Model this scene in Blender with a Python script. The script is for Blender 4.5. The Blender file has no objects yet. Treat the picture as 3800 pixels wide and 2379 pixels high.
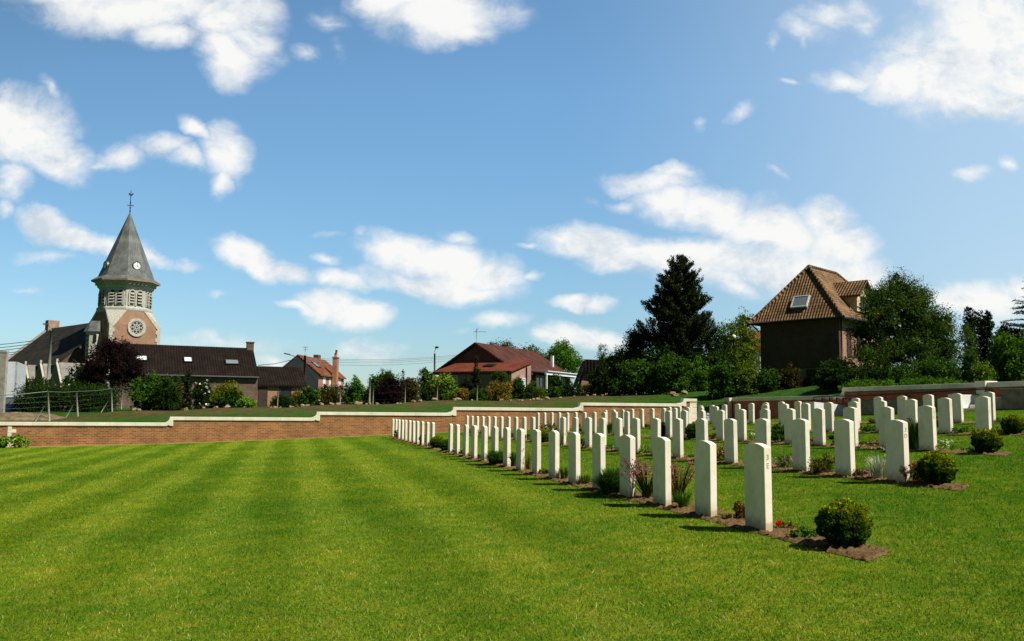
import bpy, math, random
import numpy as np
from mathutils import Matrix, Vector
PI = math.pi
R = random.Random(7)
NR = np.random.default_rng(11)
S = bpy.context.scene
COL = S.collection
# ------------------------------------------------------------------ survey camera (for setting things out)
F_, PITCH, ROLL, AZ = 3318.85, .10123, .00808, .238816
IW, IH = 3800.0, 2379.0
HX, HY = math.sin(AZ), math.cos(AZ)          # heading
def ray(x, y):
    X = x - IW/2; Y = y - IH/2; c, s = math.cos(ROLL), math.sin(ROLL)
    a = c*X + s*Y; b = -s*X + c*Y
    xc = a/F_; yc = -b/F_
    Yh = math.cos(PITCH) - yc*math.sin(PITCH); z = math.sin(PITCH) + yc*math.cos(PITCH)
    return (xc*HY + Yh*HX, -xc*HX + Yh*HY, z)
def PX(x, y, depth):                          # point seen in direction x,y at a forward distance
    w, r, z = ray(x, y); t = depth/(w*HX + r*HY); return Vector((w*t, r*t, z*t))
def PR(x, y, r0):                             # ... on the plane r = r0
    w, r, z = ray(x, y); t = r0/r; return Vector((w*t, r*t, z*t))
def PW(x, y, w0):                             # ... on the plane w = w0
    w, r, z = ray(x, y); t = w0/w; return Vector((w*t, r*t, z*t))
def CF(X, Y, z=0):                            # heading frame -> world
    return Vector((X*HY + Y*HX, -X*HX + Y*HY, z))
# ------------------------------------------------------------------ terrain
GC = [-1.355, 0.96259, 0.03887, 0.11108, 0.75673, -0.374, -0.56319, -0.32052, 0.02266, 0.32218]
CT = np.array([(4.36,7.67,.011),(4.36,11.13,.001),(4.36,14.59,-.003),(4.36,18.05,-.001),(4.36,21.51,0),(4.36,24.97,.003),(4.36,28.25,.004),(4.36,31.71,.013),(4.36,35.17,.011),(4.36,38.63,.01),
 (7.74,10.15,.012),(7.74,13.61,.006),(7.74,17.07,0),(7.74,20.53,.01),(7.74,24.358,.011),(7.74,28.56,.013),(7.74,32.02,.013),(7.74,35.48,.01),(7.74,38.94,.005),
 (11.16,13.83,.009),(11.16,17.29,-.002),(11.16,20.75,.001),(11.16,24.21,.002),(11.16,28.85,.004),(11.16,32.31,.015),(11.16,35.77,.015),(11.16,39.23,.012),
 (14.54,16.31,-.015),(14.54,19.77,-.019),(14.54,23.23,-.019),(14.54,28.99,-.015),(14.54,32.44,-.01),(14.54,35.9,.002),(14.54,39.36,.004),
 (17.87,19.88,-.072),(17.87,23.34,-.063),(17.87,29.08,-.051),(17.87,32.54,-.036),(17.87,35.99,-.026),(17.87,39.45,-.022),
 (-12.24,43.2,.001),(-9.02,43.2,-.013),(-5.67,43.2,-.047),(-2.18,43.2,-.028),(.22,43.2,.001),(4.73,43.2,.028),(6.75,43.2,.054),(20.41,43.2,.017),
 (22.47,39.27,-.028),(22.47,32.14,.012),(22.47,24.88,.063),(22.47,23.76,.057)])
def HL(w, r):                                 # lawn height, arrays or scalars
    w = np.clip(np.asarray(w, float), -34, 23.5); r = np.clip(np.asarray(r, float), -14, 46)
    a = w/20; b = r/40; g = GC
    z = g[0]+g[1]*a+g[2]*b+g[3]*a*b+g[4]*a*a+g[5]*b*b+g[6]*a*a*b+g[7]*a*b*b+g[8]*a**3+g[9]*b**3
    sh = w.shape; wf = w.reshape(-1); rf = r.reshape(-1); out = np.zeros(len(wf))
    for i in range(0, len(wf), 20000):
        k = np.exp(-((wf[i:i+20000, None]-CT[:, 0])**2 + (rf[i:i+20000, None]-CT[:, 1])**2)/(2*2.0**2))
        out[i:i+20000] = (k*CT[:, 2]).sum(1)/(k.sum(1)+.3)
    return z + out.reshape(sh)
def hl(w, r): return float(HL(np.array([w]), np.array([r]))[0])
WALL_R, WALL_W = 43.2, 22.47
CW0, CSEG = -5.376, 6.4956
CZ = [-.6355, -.3686, -.0921, .1888, .4702, .732]     # coping top levels
_f = []
def fp(x, y, d): p = PX(x, y, d); _f.append((p.x, p.y, p.z))
for x, y in ((513,1523),(900,1513),(1330,1501),(1695,1486),(2395,1471),(2831,1465),(2984,1463),(3092,1461)):
    p = PR(x, y, 56.0); _f.append((p.x, p.y, p.z))
fp(185,1564,48); fp(291,1552,54); fp(417,1531,60); fp(451,1517,69)
fp(975,1510,85); fp(600,1515,85); fp(1770,1478,74); fp(2100,1470,74)
fp(3010,1440,54); fp(2850,1448,56); fp(3010,1414,63); fp(2850,1425,64); fp(2700,1452,58); fp(3290,1392,50); fp(3450,1400,48); fp(3600,1405,48); fp(3750,1402,46)
fp(3300,1425,38); fp(3600,1422,33); fp(2600,1452,62); fp(2200,1462,66)
for w in np.arange(-40, 24, 3.2):
    k = (w-CW0)/CSEG; cz = CZ[0] + (CZ[1]-CZ[0])*max(k, -3)
    _f.append((w, 43.9, cz - .12 - .05*(k > 3)))
for r in np.arange(-10, 43, 4.0): _f.append((23.2, r, (.98 if r < 33 else .7)))
for a in range(0, 360, 20): _f.append((180*math.cos(math.radians(a)), 180*math.sin(math.radians(a)), .6 if a < 90 or a > 270 else -.6))
_f += [(-30,55,-.9),(-50,80,-.6),(-47,108,-.3),(-25,108,0),(0,110,.3),(30,110,1.),(60,60,2.5),(50,30,2.),(-45,60,-1.0),(40,10,1.5)]
FT = np.array(_f)
def HF(w, r):                                 # field height outside the walls
    w = np.asarray(w, float); r = np.asarray(r, float); sh = w.shape; wf = w.reshape(-1); rf = r.reshape(-1); out = np.zeros(len(wf))
    for i in range(0, len(wf), 20000):
        d2 = (wf[i:i+20000, None]-FT[:, 0])**2 + (rf[i:i+20000, None]-FT[:, 1])**2
        k = 1/(d2+1.2)**1.6
        out[i:i+20000] = (k*FT[:, 2]).sum(1)/k.sum(1)
    return out.reshape(sh)
def hf(w, r): return float(HF(np.array([w]), np.array([r]))[0])
# ------------------------------------------------------------------ materials
def nodes(m):
    m.use_nodes = True; nt = m.node_tree; nt.nodes.clear()
    out = nt.nodes.new('ShaderNodeOutputMaterial'); b = nt.nodes.new('ShaderNodeBsdfPrincipled')
    nt.links.new(b.outputs[0], out.inputs[0]); return nt, b, out
def N(nt, t, **kw):
    n = nt.nodes.new(t)
    for k, v in kw.items():
        if k.startswith('i_'): n.inputs[k[2:].replace('_', ' ')].default_value = v
        else: setattr(n, k, v)
    return n
def ramp(nt, fac, stops):
    r = nt.nodes.new('ShaderNodeValToRGB'); nt.links.new(fac, r.inputs[0]); e = r.color_ramp.elements
    while len(e) < len(stops): e.new(.5)
    for q, (p, c) in zip(e, stops): q.position = p; q.color = (*c, 1)
    return r.outputs[0]
def mixc(nt, fac, a, b, mode='MIX'):
    m = nt.nodes.new('ShaderNodeMix'); m.data_type = 'RGBA'; m.blend_type = mode
    for i, v in ((0, fac), (6, a), (7, b)):
        if hasattr(v, 'is_linked') or isinstance(v, bpy.types.NodeSocket): nt.links.new(v, m.inputs[i])
        elif i == 0: m.inputs[0].default_value = v
        else: m.inputs[i].default_value = (*v, 1)
    return m.outputs[2]
def bump(nt, b, h, strength, dist=.02):
    n = N(nt, 'ShaderNodeBump'); n.inputs['Strength'].default_value = strength; n.inputs['Distance'].default_value = dist
    nt.links.new(h, n.inputs['Height']); nt.links.new(n.outputs[0], b.inputs['Normal'])
def plain(name, c, c2=None, rough=.7, scale=6., bmp=.15, metal=0, spec=.3, detail=5):
    m = bpy.data.materials.new(name); nt, b, o = nodes(m)
    tc = N(nt, 'ShaderNodeTexCoord'); no = N(nt, 'ShaderNodeTexNoise'); no.inputs['Scale'].default_value = scale; no.inputs['Detail'].default_value = detail
    nt.links.new(tc.outputs['Object'], no.inputs['Vector'])
    c2 = c2 or tuple(v*.72 for v in c)
    nt.links.new(ramp(nt, no.outputs[0], [(.32, c2), (.68, c)]), b.inputs['Base Color'])
    b.inputs['Roughness'].default_value = rough; b.inputs['Metallic'].default_value = metal; b.inputs['Specular IOR Level'].default_value = spec
    if bmp:
        n2 = N(nt, 'ShaderNodeTexNoise'); n2.inputs['Scale'].default_value = scale*8; n2.inputs['Detail'].default_value = 4
        nt.links.new(tc.outputs['Object'], n2.inputs['Vector']); bump(nt, b, n2.outputs[0], bmp)
    return m
def brick(name, c1, c2, mortar, rough=.9, bw=.215, bh=.07, ms=.012, dirt=.35, vary=.5):
    m = bpy.data.materials.new(name); nt, b, o = nodes(m)
    uv = N(nt, 'ShaderNodeUVMap'); bt = N(nt, 'ShaderNodeTexBrick')
    bt.inputs['Color1'].default_value = (*c1, 1); bt.inputs['Color2'].default_value = (*c2, 1); bt.inputs['Mortar'].default_value = (*mortar, 1)
    bt.inputs['Scale'].default_value = 1; bt.inputs['Mortar Size'].default_value = ms; bt.inputs['Mortar Smooth'].default_value = .3; bt.inputs['Bias'].default_value = vary-.5
    bt.inputs['Brick Width'].default_value = bw; bt.inputs['Row Height'].default_value = bh
    nt.links.new(uv.outputs[0], bt.inputs['Vector'])
    no = N(nt, 'ShaderNodeTexNoise'); no.inputs['Scale'].default_value = 1.3; no.inputs['Detail'].default_value = 8; no.inputs['Roughness'].default_value = .65
    nt.links.new(uv.outputs[0], no.inputs['Vector'])
    k = 1-dirt
    col = mixc(nt, 1.0, bt.outputs[0], ramp(nt, no.outputs[0], [(.3, (k, k, k*.95)), (.7, (1.12, 1.1, 1.08))]), 'MULTIPLY')
    nt.links.new(col, b.inputs['Base Color']); b.inputs['Roughness'].default_value = rough; b.inputs['Specular IOR Level'].default_value = .2
    bump(nt, b, bt.outputs[1], -.5, .006); return m
def tiles(name, c1, c2, dark, tw=.25, th=.34, dirt=.4, rough=.8, prof=1.0):
    m = bpy.data.materials.new(name); nt, b, o = nodes(m)
    uv = N(nt, 'ShaderNodeUVMap'); bt = N(nt, 'ShaderNodeTexBrick', offset=0.0)
    bt.inputs['Color1'].default_value = (*c1, 1); bt.inputs['Color2'].default_value = (*c2, 1); bt.inputs['Mortar'].default_value = (*dark, 1)
    bt.inputs['Scale'].default_value = 1; bt.inputs['Mortar Size'].default_value = .018*prof; bt.inputs['Mortar Smooth'].default_value = .6
    bt.inputs['Brick Width'].default_value = tw; bt.inputs['Row Height'].default_value = th
    nt.links.new(uv.outputs[0], bt.inputs['Vector'])
    no = N(nt, 'ShaderNodeTexNoise'); no.inputs['Scale'].default_value = .8; no.inputs['Detail'].default_value = 8; nt.links.new(uv.outputs[0], no.inputs['Vector'])
    k = 1-dirt
    nt.links.new(mixc(nt, 1.0, bt.outputs[0], ramp(nt, no.outputs[0], [(.33, (k, k, k)), (.68, (1.15, 1.12, 1.1))]), 'MULTIPLY'), b.inputs['Base Color'])
    b.inputs['Roughness'].default_value = rough; b.inputs['Specular IOR Level'].default_value = .08
    sx = N(nt, 'ShaderNodeSeparateXYZ'); nt.links.new(uv.outputs[0], sx.inputs[0])
    def saw(sock, per, sn):
        d = N(nt, 'ShaderNodeMath', operation='MULTIPLY'); d.inputs[1].default_value = 1/per; nt.links.new(sock, d.inputs[0])
        f = N(nt, 'ShaderNodeMath', operation='FRACT'); nt.links.new(d.outputs[0], f.inputs[0])
        if not sn: return f.outputs[0]
        q = N(nt, 'ShaderNodeMath', operation='MULTIPLY'); q.inputs[1].default_value = PI; nt.links.new(f.outputs[0], q.inputs[0])
        s = N(nt, 'ShaderNodeMath', operation='SINE'); nt.links.new(q.outputs[0], s.inputs[0]); return s.outputs[0]
    a = N(nt, 'ShaderNodeMath', operation='MULTIPLY_ADD'); nt.links.new(saw(sx.outputs[1], th, False), a.inputs[0]); a.inputs[1].default_value = -.6; nt.links.new(saw(sx.outputs[0], tw, True), a.inputs[2])
    bump(nt, b, a.outputs[0], .9*prof, .05); return m
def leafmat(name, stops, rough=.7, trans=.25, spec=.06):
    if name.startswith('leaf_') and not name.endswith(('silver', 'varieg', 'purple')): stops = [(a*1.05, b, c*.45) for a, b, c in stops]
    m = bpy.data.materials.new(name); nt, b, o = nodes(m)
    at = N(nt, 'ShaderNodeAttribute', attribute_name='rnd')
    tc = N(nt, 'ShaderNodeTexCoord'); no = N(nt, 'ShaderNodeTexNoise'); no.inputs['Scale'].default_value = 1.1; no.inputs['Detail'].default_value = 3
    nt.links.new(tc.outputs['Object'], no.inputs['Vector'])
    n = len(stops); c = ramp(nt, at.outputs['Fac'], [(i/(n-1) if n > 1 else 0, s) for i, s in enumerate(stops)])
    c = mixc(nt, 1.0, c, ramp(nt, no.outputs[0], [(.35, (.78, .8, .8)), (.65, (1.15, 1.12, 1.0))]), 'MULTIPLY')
    nt.links.new(c, b.inputs['Base Color']); b.inputs['Roughness'].default_value = rough; b.inputs['Specular IOR Level'].default_value = spec
    if trans:
        t = N(nt, 'ShaderNodeBsdfTranslucent'); nt.links.new(c, t.inputs[0]); mx = N(nt, 'ShaderNodeMixShader'); mx.inputs[0].default_value = trans
        nt.links.new(b.outputs[0], mx.inputs[1]); nt.links.new(t.outputs[0], mx.inputs[2]); nt.links.new(mx.outputs[0], o.inputs[0])
    return m
def stone_mat(name, c, c2, stain=None):
    m = bpy.data.materials.new(name); nt, b, o = nodes(m)
    tc = N(nt, 'ShaderNodeTexCoord'); no = N(nt, 'ShaderNodeTexNoise'); no.inputs['Scale'].default_value = 9; no.inputs['Detail'].default_value = 8
    nt.links.new(tc.outputs['Object'], no.inputs['Vector'])
    col = ramp(nt, no.outputs[0], [(.3, c2), (.7, c)])
    if stain:
        n5 = N(nt, 'ShaderNodeTexNoise'); n5.inputs['Scale'].default_value = 3.2; n5.inputs['Detail'].default_value = 9; n5.inputs['Roughness'].default_value = .7
        oj = N(nt, 'ShaderNodeObjectInfo'); av = N(nt, 'ShaderNodeVectorMath', operation='ADD'); nt.links.new(tc.outputs['Object'], av.inputs[0]); nt.links.new(oj.outputs['Location'], av.inputs[1]); nt.links.new(av.outputs[0], n5.inputs['Vector'])
        col = mixc(nt, 1.0, col, ramp(nt, n5.outputs[0], [(.34, (.84, .85, .80)), (.52, (1, 1, 1))]), 'MULTIPLY')
        rv = N(nt, 'ShaderNodeMapRange'); nt.links.new(oj.outputs['Random'], rv.inputs[0]); rv.inputs[3].default_value = .93; rv.inputs[4].default_value = 1.04; col = mixc(nt, 1.0, col, rv.outputs[0], 'MULTIPLY')
        sx = N(nt, 'ShaderNodeSeparateXYZ'); nt.links.new(tc.outputs['Object'], sx.inputs[0])
        n2 = N(nt, 'ShaderNodeTexNoise'); n2.inputs['Scale'].default_value = 14; n2.inputs['Detail'].default_value = 6; nt.links.new(tc.outputs['Object'], n2.inputs['Vector'])
        oi = N(nt, 'ShaderNodeObjectInfo')
        a = N(nt, 'ShaderNodeMath', operation='MULTIPLY_ADD'); nt.links.new(n2.outputs[0], a.inputs[0]); a.inputs[1].default_value = -.22; nt.links.new(sx.outputs[2], a.inputs[2])
        a2 = N(nt, 'ShaderNodeMath', operation='MULTIPLY_ADD'); nt.links.new(oi.outputs['Random'], a2.inputs[0]); a2.inputs[1].default_value = -.04; nt.links.new(a.outputs[0], a2.inputs[2])
        f = N(nt, 'ShaderNodeMapRange'); nt.links.new(a2.outputs[0], f.inputs[0]); f.inputs[1].default_value = -.09; f.inputs[2].default_value = .0; f.inputs[3].default_value = .75; f.inputs[4].default_value = 0
        col = mixc(nt, f.outputs[0], col, stain)
    nt.links.new(col, b.inputs['Base Color']); b.inputs['Roughness'].default_value = .85; b.inputs['Specular IOR Level'].default_value = .2
    n3 = N(nt, 'ShaderNodeTexNoise'); n3.inputs['Scale'].default_value = 120; nt.links.new(tc.outputs['Object'], n3.inputs['Vector']); bump(nt, b, n3.outputs[0], .25, .003)
    return m
def grass_mat(name, stripes, tuft=False):
    m = bpy.data.materials.new(name); nt, b, o = nodes(m)
    ge = N(nt, 'ShaderNodeNewGeometry'); pos = ge.outputs['Position']
    def noise(sc, det=6, vec=None, rough=.6):
        n = N(nt, 'ShaderNodeTexNoise'); n.inputs['Scale'].default_value = sc; n.inputs['Detail'].default_value = det; n.inputs['Roughness'].default_value = rough
        nt.links.new(vec or pos, n.inputs['Vector']); return n.outputs[0]
    fine = noise(38, 5, rough=.75); mid = noise(4.5, 9, rough=.78); big = noise(.42, 5)
    sx = N(nt, 'ShaderNodeSeparateXYZ'); nt.links.new(pos, sx.inputs[0])
    wob = N(nt, 'ShaderNodeMath', operation='MULTIPLY_ADD'); nt.links.new(noise(.5, 3), wob.inputs[0]); wob.inputs[1].default_value = .8; nt.links.new(sx.outputs[0], wob.inputs[2])
    ph = N(nt, 'ShaderNodeMath', operation='MULTIPLY_ADD'); nt.links.new(wob.outputs[0], ph.inputs[0]); ph.inputs[1].default_value = 2*PI/1.4; ph.inputs[2].default_value = -(.15)*2*PI/1.4
    cs = N(nt, 'ShaderNodeMath', operation='COSINE'); nt.links.new(ph.outputs[0], cs.inputs[0])      # +1 where the mower turned the grass dark
    st = N(nt, 'ShaderNodeMapRange'); nt.links.new(cs.outputs[0], st.inputs[0]); st.inputs[1].default_value = -.75; st.inputs[2].default_value = .75; st.interpolation_type = 'SMOOTHSTEP'
    fade = N(nt, 'ShaderNodeMapRange'); nt.links.new(sx.outputs[0], fade.inputs[0]); fade.inputs[1].default_value = 2.6; fade.inputs[2].default_value = 4.6; fade.inputs[3].default_value = 1; fade.inputs[4].default_value = 0
    mu0 = N(nt, 'ShaderNodeMath', operation='MULTIPLY'); nt.links.new(st.outputs[0], mu0.inputs[0]); nt.links.new(fade.outputs[0], mu0.inputs[1])
    nb_ = N(nt, 'ShaderNodeMapRange'); nt.links.new(noise(.9, 5), nb_.inputs[0]); nb_.inputs[1].default_value = .35; nb_.inputs[2].default_value = .62; nb_.inputs[3].default_value = .62; nb_.inputs[4].default_value = 1
    nf_ = N(nt, 'ShaderNodeMapRange'); nt.links.new(sx.outputs[1], nf_.inputs[0]); nf_.inputs[1].default_value = 3.5; nf_.inputs[2].default_value = 13; nf_.inputs[3].default_value = .30; nf_.inputs[4].default_value = 1.15
    mu1 = N(nt, 'ShaderNodeMath', operation='MULTIPLY'); nt.links.new(mu0.outputs[0], mu1.inputs[0]); nt.links.new(nf_.outputs[0], mu1.inputs[1])
    mu = N(nt, 'ShaderNodeMath', operation='MULTIPLY'); nt.links.new(mu1.outputs[0], mu.inputs[0]); nt.links.new(nb_.outputs[0], mu.inputs[1])
    light = ramp(nt, mid, [(.36, (.090, .180, .010)), (.5, (.150, .215, .015)), (.64, (.225, .245, .025))])
    dark = ramp(nt, mid, [(.36, (.052, .140, .006)), (.64, (.140, .185, .013))])
    right = ramp(nt, mid, [(.36, (.034, .115, .005)), (.5, (.068, .140, .008)), (.64, (.14, .170, .015))])
    lc = mixc(nt, mu.outputs[0], light, dark)
    if not stripes: lc = right
    else:
        f2 = N(nt, 'ShaderNodeMapRange'); nt.links.new(sx.outputs[0], f2.inputs[0]); f2.inputs[1].default_value = 2.0; f2.inputs[2].default_value = 8.0
        lc = mixc(nt, f2.outputs[0], lc, right)
    if tuft:
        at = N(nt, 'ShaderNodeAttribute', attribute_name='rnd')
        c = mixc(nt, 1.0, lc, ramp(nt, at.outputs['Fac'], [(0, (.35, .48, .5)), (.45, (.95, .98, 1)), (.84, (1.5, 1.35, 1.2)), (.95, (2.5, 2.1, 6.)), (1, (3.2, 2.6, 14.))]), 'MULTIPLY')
    else:
        c = mixc(nt, 1.0, lc, ramp(nt, fine, [(.3, (.30, .38, .3)), (.5, (.95, .95, .9)), (.72, (1.7, 1.55, 1.5))]), 'MULTIPLY')
    c = mixc(nt, 1.0, c, ramp(nt, big, [(.36, (.72, .86, .85)), (.62, (1.16, 1.07, 1.0))]), 'MULTIPLY')
    wn_ = N(nt, 'ShaderNodeMath', operation='MULTIPLY_ADD'); nt.links.new(noise(2, 4), wn_.inputs[0]); wn_.inputs[1].default_value = .7; nt.links.new(sx.outputs[1], wn_.inputs[2])
    wm_ = N(nt, 'ShaderNodeMapRange'); nt.links.new(wn_.outputs[0], wm_.inputs[0]); wm_.inputs[1].default_value = 42.95; wm_.inputs[2].default_value = 43.3; wm_.inputs[4].default_value = .85
    c = mixc(nt, wm_.outputs[0], c, (.34, .23, .11))
    nt.links.new(c, b.inputs['Base Color']); b.inputs['Roughness'].default_value = .8; b.inputs['Specular IOR Level'].default_value = .0
    if tuft:
        t = N(nt, 'ShaderNodeBsdfTranslucent'); nt.links.new(c, t.inputs[0]); mx = N(nt, 'ShaderNodeMixShader'); mx.inputs[0].default_value = .3
        nt.links.new(b.outputs[0], mx.inputs[1]); nt.links.new(t.outputs[0], mx.inputs[2]); nt.links.new(mx.outputs[0], o.inputs[0])
    else: bump(nt, b, fine, .8, .03)
    return m
M = {}
M['lawn'] = grass_mat('lawn', True); M['blade'] = grass_mat('blade', True, True)
def field_mat():
    m = bpy.data.materials.new('field'); nt, b, o = nodes(m); ge = N(nt, 'ShaderNodeNewGeometry')
    def noise(sc, det=6):
        n = N(nt, 'ShaderNodeTexNoise'); n.inputs['Scale'].default_value = sc; n.inputs['Detail'].default_value = det; nt.links.new(ge.outputs['Position'], n.inputs['Vector']); return n.outputs[0]
    g = ramp(nt, noise(2.5), [(.3, (.014, .055, .003)), (.7, (.038, .10, .005))])
    s = ramp(nt, noise(1.5), [(.3, (.06, .03, .012)), (.7, (.14, .07, .03))])
    sx = N(nt, 'ShaderNodeSeparateXYZ'); nt.links.new(ge.outputs['Position'], sx.inputs[0])
    wob = N(nt, 'ShaderNodeMath', operation='MULTIPLY_ADD'); nt.links.new(noise(.25, 4), wob.inputs[0]); wob.inputs[1].default_value = 7; nt.links.new(sx.outputs[1], wob.inputs[2])
    a = N(nt, 'ShaderNodeMapRange'); nt.links.new(wob.outputs[0], a.inputs[0]); a.inputs[1].default_value = 53; a.inputs[2].default_value = 56.5
    c_ = N(nt, 'ShaderNodeMapRange'); nt.links.new(wob.outputs[0], c_.inputs[0]); c_.inputs[1].default_value = 60.5; c_.inputs[2].default_value = 62; c_.inputs[3].default_value = 1; c_.inputs[4].default_value = 0
    e = N(nt, 'ShaderNodeMapRange'); nt.links.new(sx.outputs[0], e.inputs[0]); e.inputs[1].default_value = 18; e.inputs[2].default_value = 24; e.inputs[3].default_value = 1; e.inputs[4].default_value = .15
    mm = N(nt, 'ShaderNodeMath', operation='MULTIPLY'); nt.links.new(a.outputs[0], mm.inputs[0]); nt.links.new(c_.outputs[0], mm.inputs[1])
    m2 = N(nt, 'ShaderNodeMath', operation='MULTIPLY'); nt.links.new(mm.outputs[0], m2.inputs[0]); nt.links.new(e.outputs[0], m2.inputs[1])
    m3 = N(nt, 'ShaderNodeMath', operation='MULTIPLY'); nt.links.new(m2.outputs[0], m3.inputs[0]); nt.links.new(ramp(nt, noise(1.1), [(.36, (.2,)*3), (.62, (.95,)*3)]), m3.inputs[1])
    c = mixc(nt, m3.outputs[0], g, s); c = mixc(nt, 1.0, c, ramp(nt, noise(25), [(.3, (.6,)*3), (.7, (1.3,)*3)]), 'MULTIPLY')
    nt.links.new(c, b.inputs['Base Color']); b.inputs['Roughness'].default_value = .95; b.inputs['Specular IOR Level'].default_value = .1
    bump(nt, b, noise(12), .8, .08); return m
M['field'] = field_mat()
M['soil'] = plain('soil', (.31, .20, .088), (.11, .065, .026), .95, 30, 1.0, spec=.05)
M['dirt'] = plain('dirt', (.20, .15, .08), (.09, .065, .035), .95, 3, .8)
M['portland'] = stone_mat('portland', (.91, .815, .665), (.85, .755, .605), (.44, .33, .17))
M['coping'] = brick('coping', (.76, .71, .58), (.70, .65, .53), (.42, .38, .29), bw=1.05, bh=60, ms=.007, dirt=.22)
M['engrave'] = plain('engrave', (.40, .38, .30), None, .9, 20, 0)
M['wallbrick'] = brick('wallbrick', (.23, .078, .026), (.41, .16, .055), (.36, .25, .13), bw=.225, bh=.075, ms=.012, dirt=.45)
M['redbrick'] = brick('redbrick', (.46, .085, .045), (.56, .14, .065), (.40, .22, .16), bw=.225, bh=.075, ms=.010)
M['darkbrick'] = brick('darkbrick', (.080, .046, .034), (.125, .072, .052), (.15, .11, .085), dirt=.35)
M['greybrick'] = brick('greybrick', (.09, .06, .042), (.15, .10, .068), (.17, .13, .10), dirt=.4)
M['orangebrick'] = brick('orangebrick', (.36, .11, .05), (.45, .16, .07), (.34, .24, .18))
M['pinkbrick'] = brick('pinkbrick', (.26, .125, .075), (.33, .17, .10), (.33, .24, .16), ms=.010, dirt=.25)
M['bungbrick'] = brick('bungbrick', (.30, .15, .10), (.38, .22, .15), (.38, .30, .24))
M['concrete'] = plain('concrete', (.36, .33, .27), (.24, .22, .18), .9, 4, .3)
M['plinth'] = plain('plinth', (.26, .23, .165), (.15, .13, .09), .9, 5, .3)
M['churchstone'] = stone_mat('churchstone', (.54, .52, .43), (.27, .26, .21))
M['churchroof'] = tiles('churchroof', (.030, .028, .022), (.042, .038, .030), (.018, .017, .014), .25, .2, .4, prof=.4)
M['slate'] = tiles('slate', (.11, .12, .11), (.15, .16, .145), (.08, .09, .085), .25, .22, .35, .38, .12)
M['lightslate'] = tiles('lightslate', (.22, .21, .195), (.28, .265, .245), (.2, .2, .2), .3, .3, .4, .6, .3)
M['darktile'] = tiles('darktile', (.013, .0085, .0065), (.021, .0135, .010), (.006, .004, .003), .24, .32)
M['orangetile'] = tiles('orangetile', (.27, .09, .035), (.17, .065, .035), (.10, .04, .02), .25, .33, .6)
M['browntile'] = tiles('browntile', (.115, .042, .026), (.075, .030, .02), (.05, .02, .015), .25, .33, .4)
M['redtile'] = tiles('redtile', (.19, .05, .024), (.135, .038, .02), (.13, .03, .02), .25, .33, .3)
M['pantile'] = tiles('pantile', (.32, .195, .09), (.19, .115, .06), (.03, .02, .013), .205, .27, .45, prof=1.3)
M['slatewall'] = brick('slatewall', (.042, .052, .055), (.055, .066, .07), (.025, .03, .032), bw=.4, bh=.25, ms=.012)
M['white'] = plain('white', (.78, .79, .78), (.66, .67, .66), .5, 3, .05)
M['palepaint'] = plain('palepaint', (.55, .57, .58), (.44, .46, .47), .6, 2, .05)
M['cream'] = plain('cream', (.62, .52, .30), (.45, .36, .20), .7, 3, .1)
M['wood'] = plain('wood', (.05, .03, .022), (.03, .018, .013), .7, 8, .2)
M['greywood'] = plain('greywood', (.30, .28, .23), (.18, .17, .14), .85, 9, .3)
M['iron'] = plain('iron', (.012, .012, .013), (.02, .018, .016), .5, 10, .1, .2)
M['steel'] = plain('steel', (.20, .21, .20), (.12, .13, .13), .45, 10, .1, .6)
M['glass'] = plain('glass', (.03, .035, .04), (.02, .025, .03), .08, 2, 0, 0, .8)
M['skyglass'] = plain('skyglass', (.30, .34, .35), (.22, .26, .28), .12, 1, 0, .35, .8)
M['face'] = plain('face', (.85, .86, .82), (.8, .8, .78), .5, 2, 0)
M['rock'] = plain('rock', (.34, .25, .15), (.17, .11, .06), .95, 5, .6)
M['globe'] = plain('globe', (.72, .68, .60), (.6, .56, .5), .3, 2, 0)
M['blue'] = plain('blue', (.02, .05, .12), (.02, .04, .1), .3, 2, 0, .3)
M['rubber'] = plain('rubber', (.02, .02, .02), (.01, .01, .01), .9, 2, 0)
M['bark'] = plain('bark', (.11, .085, .06), (.05, .038, .028), .95, 10, .8)
M['black'] = plain('black', (.006, .006, .006), (.01, .01, .009), .9, 5, 0)
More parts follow.
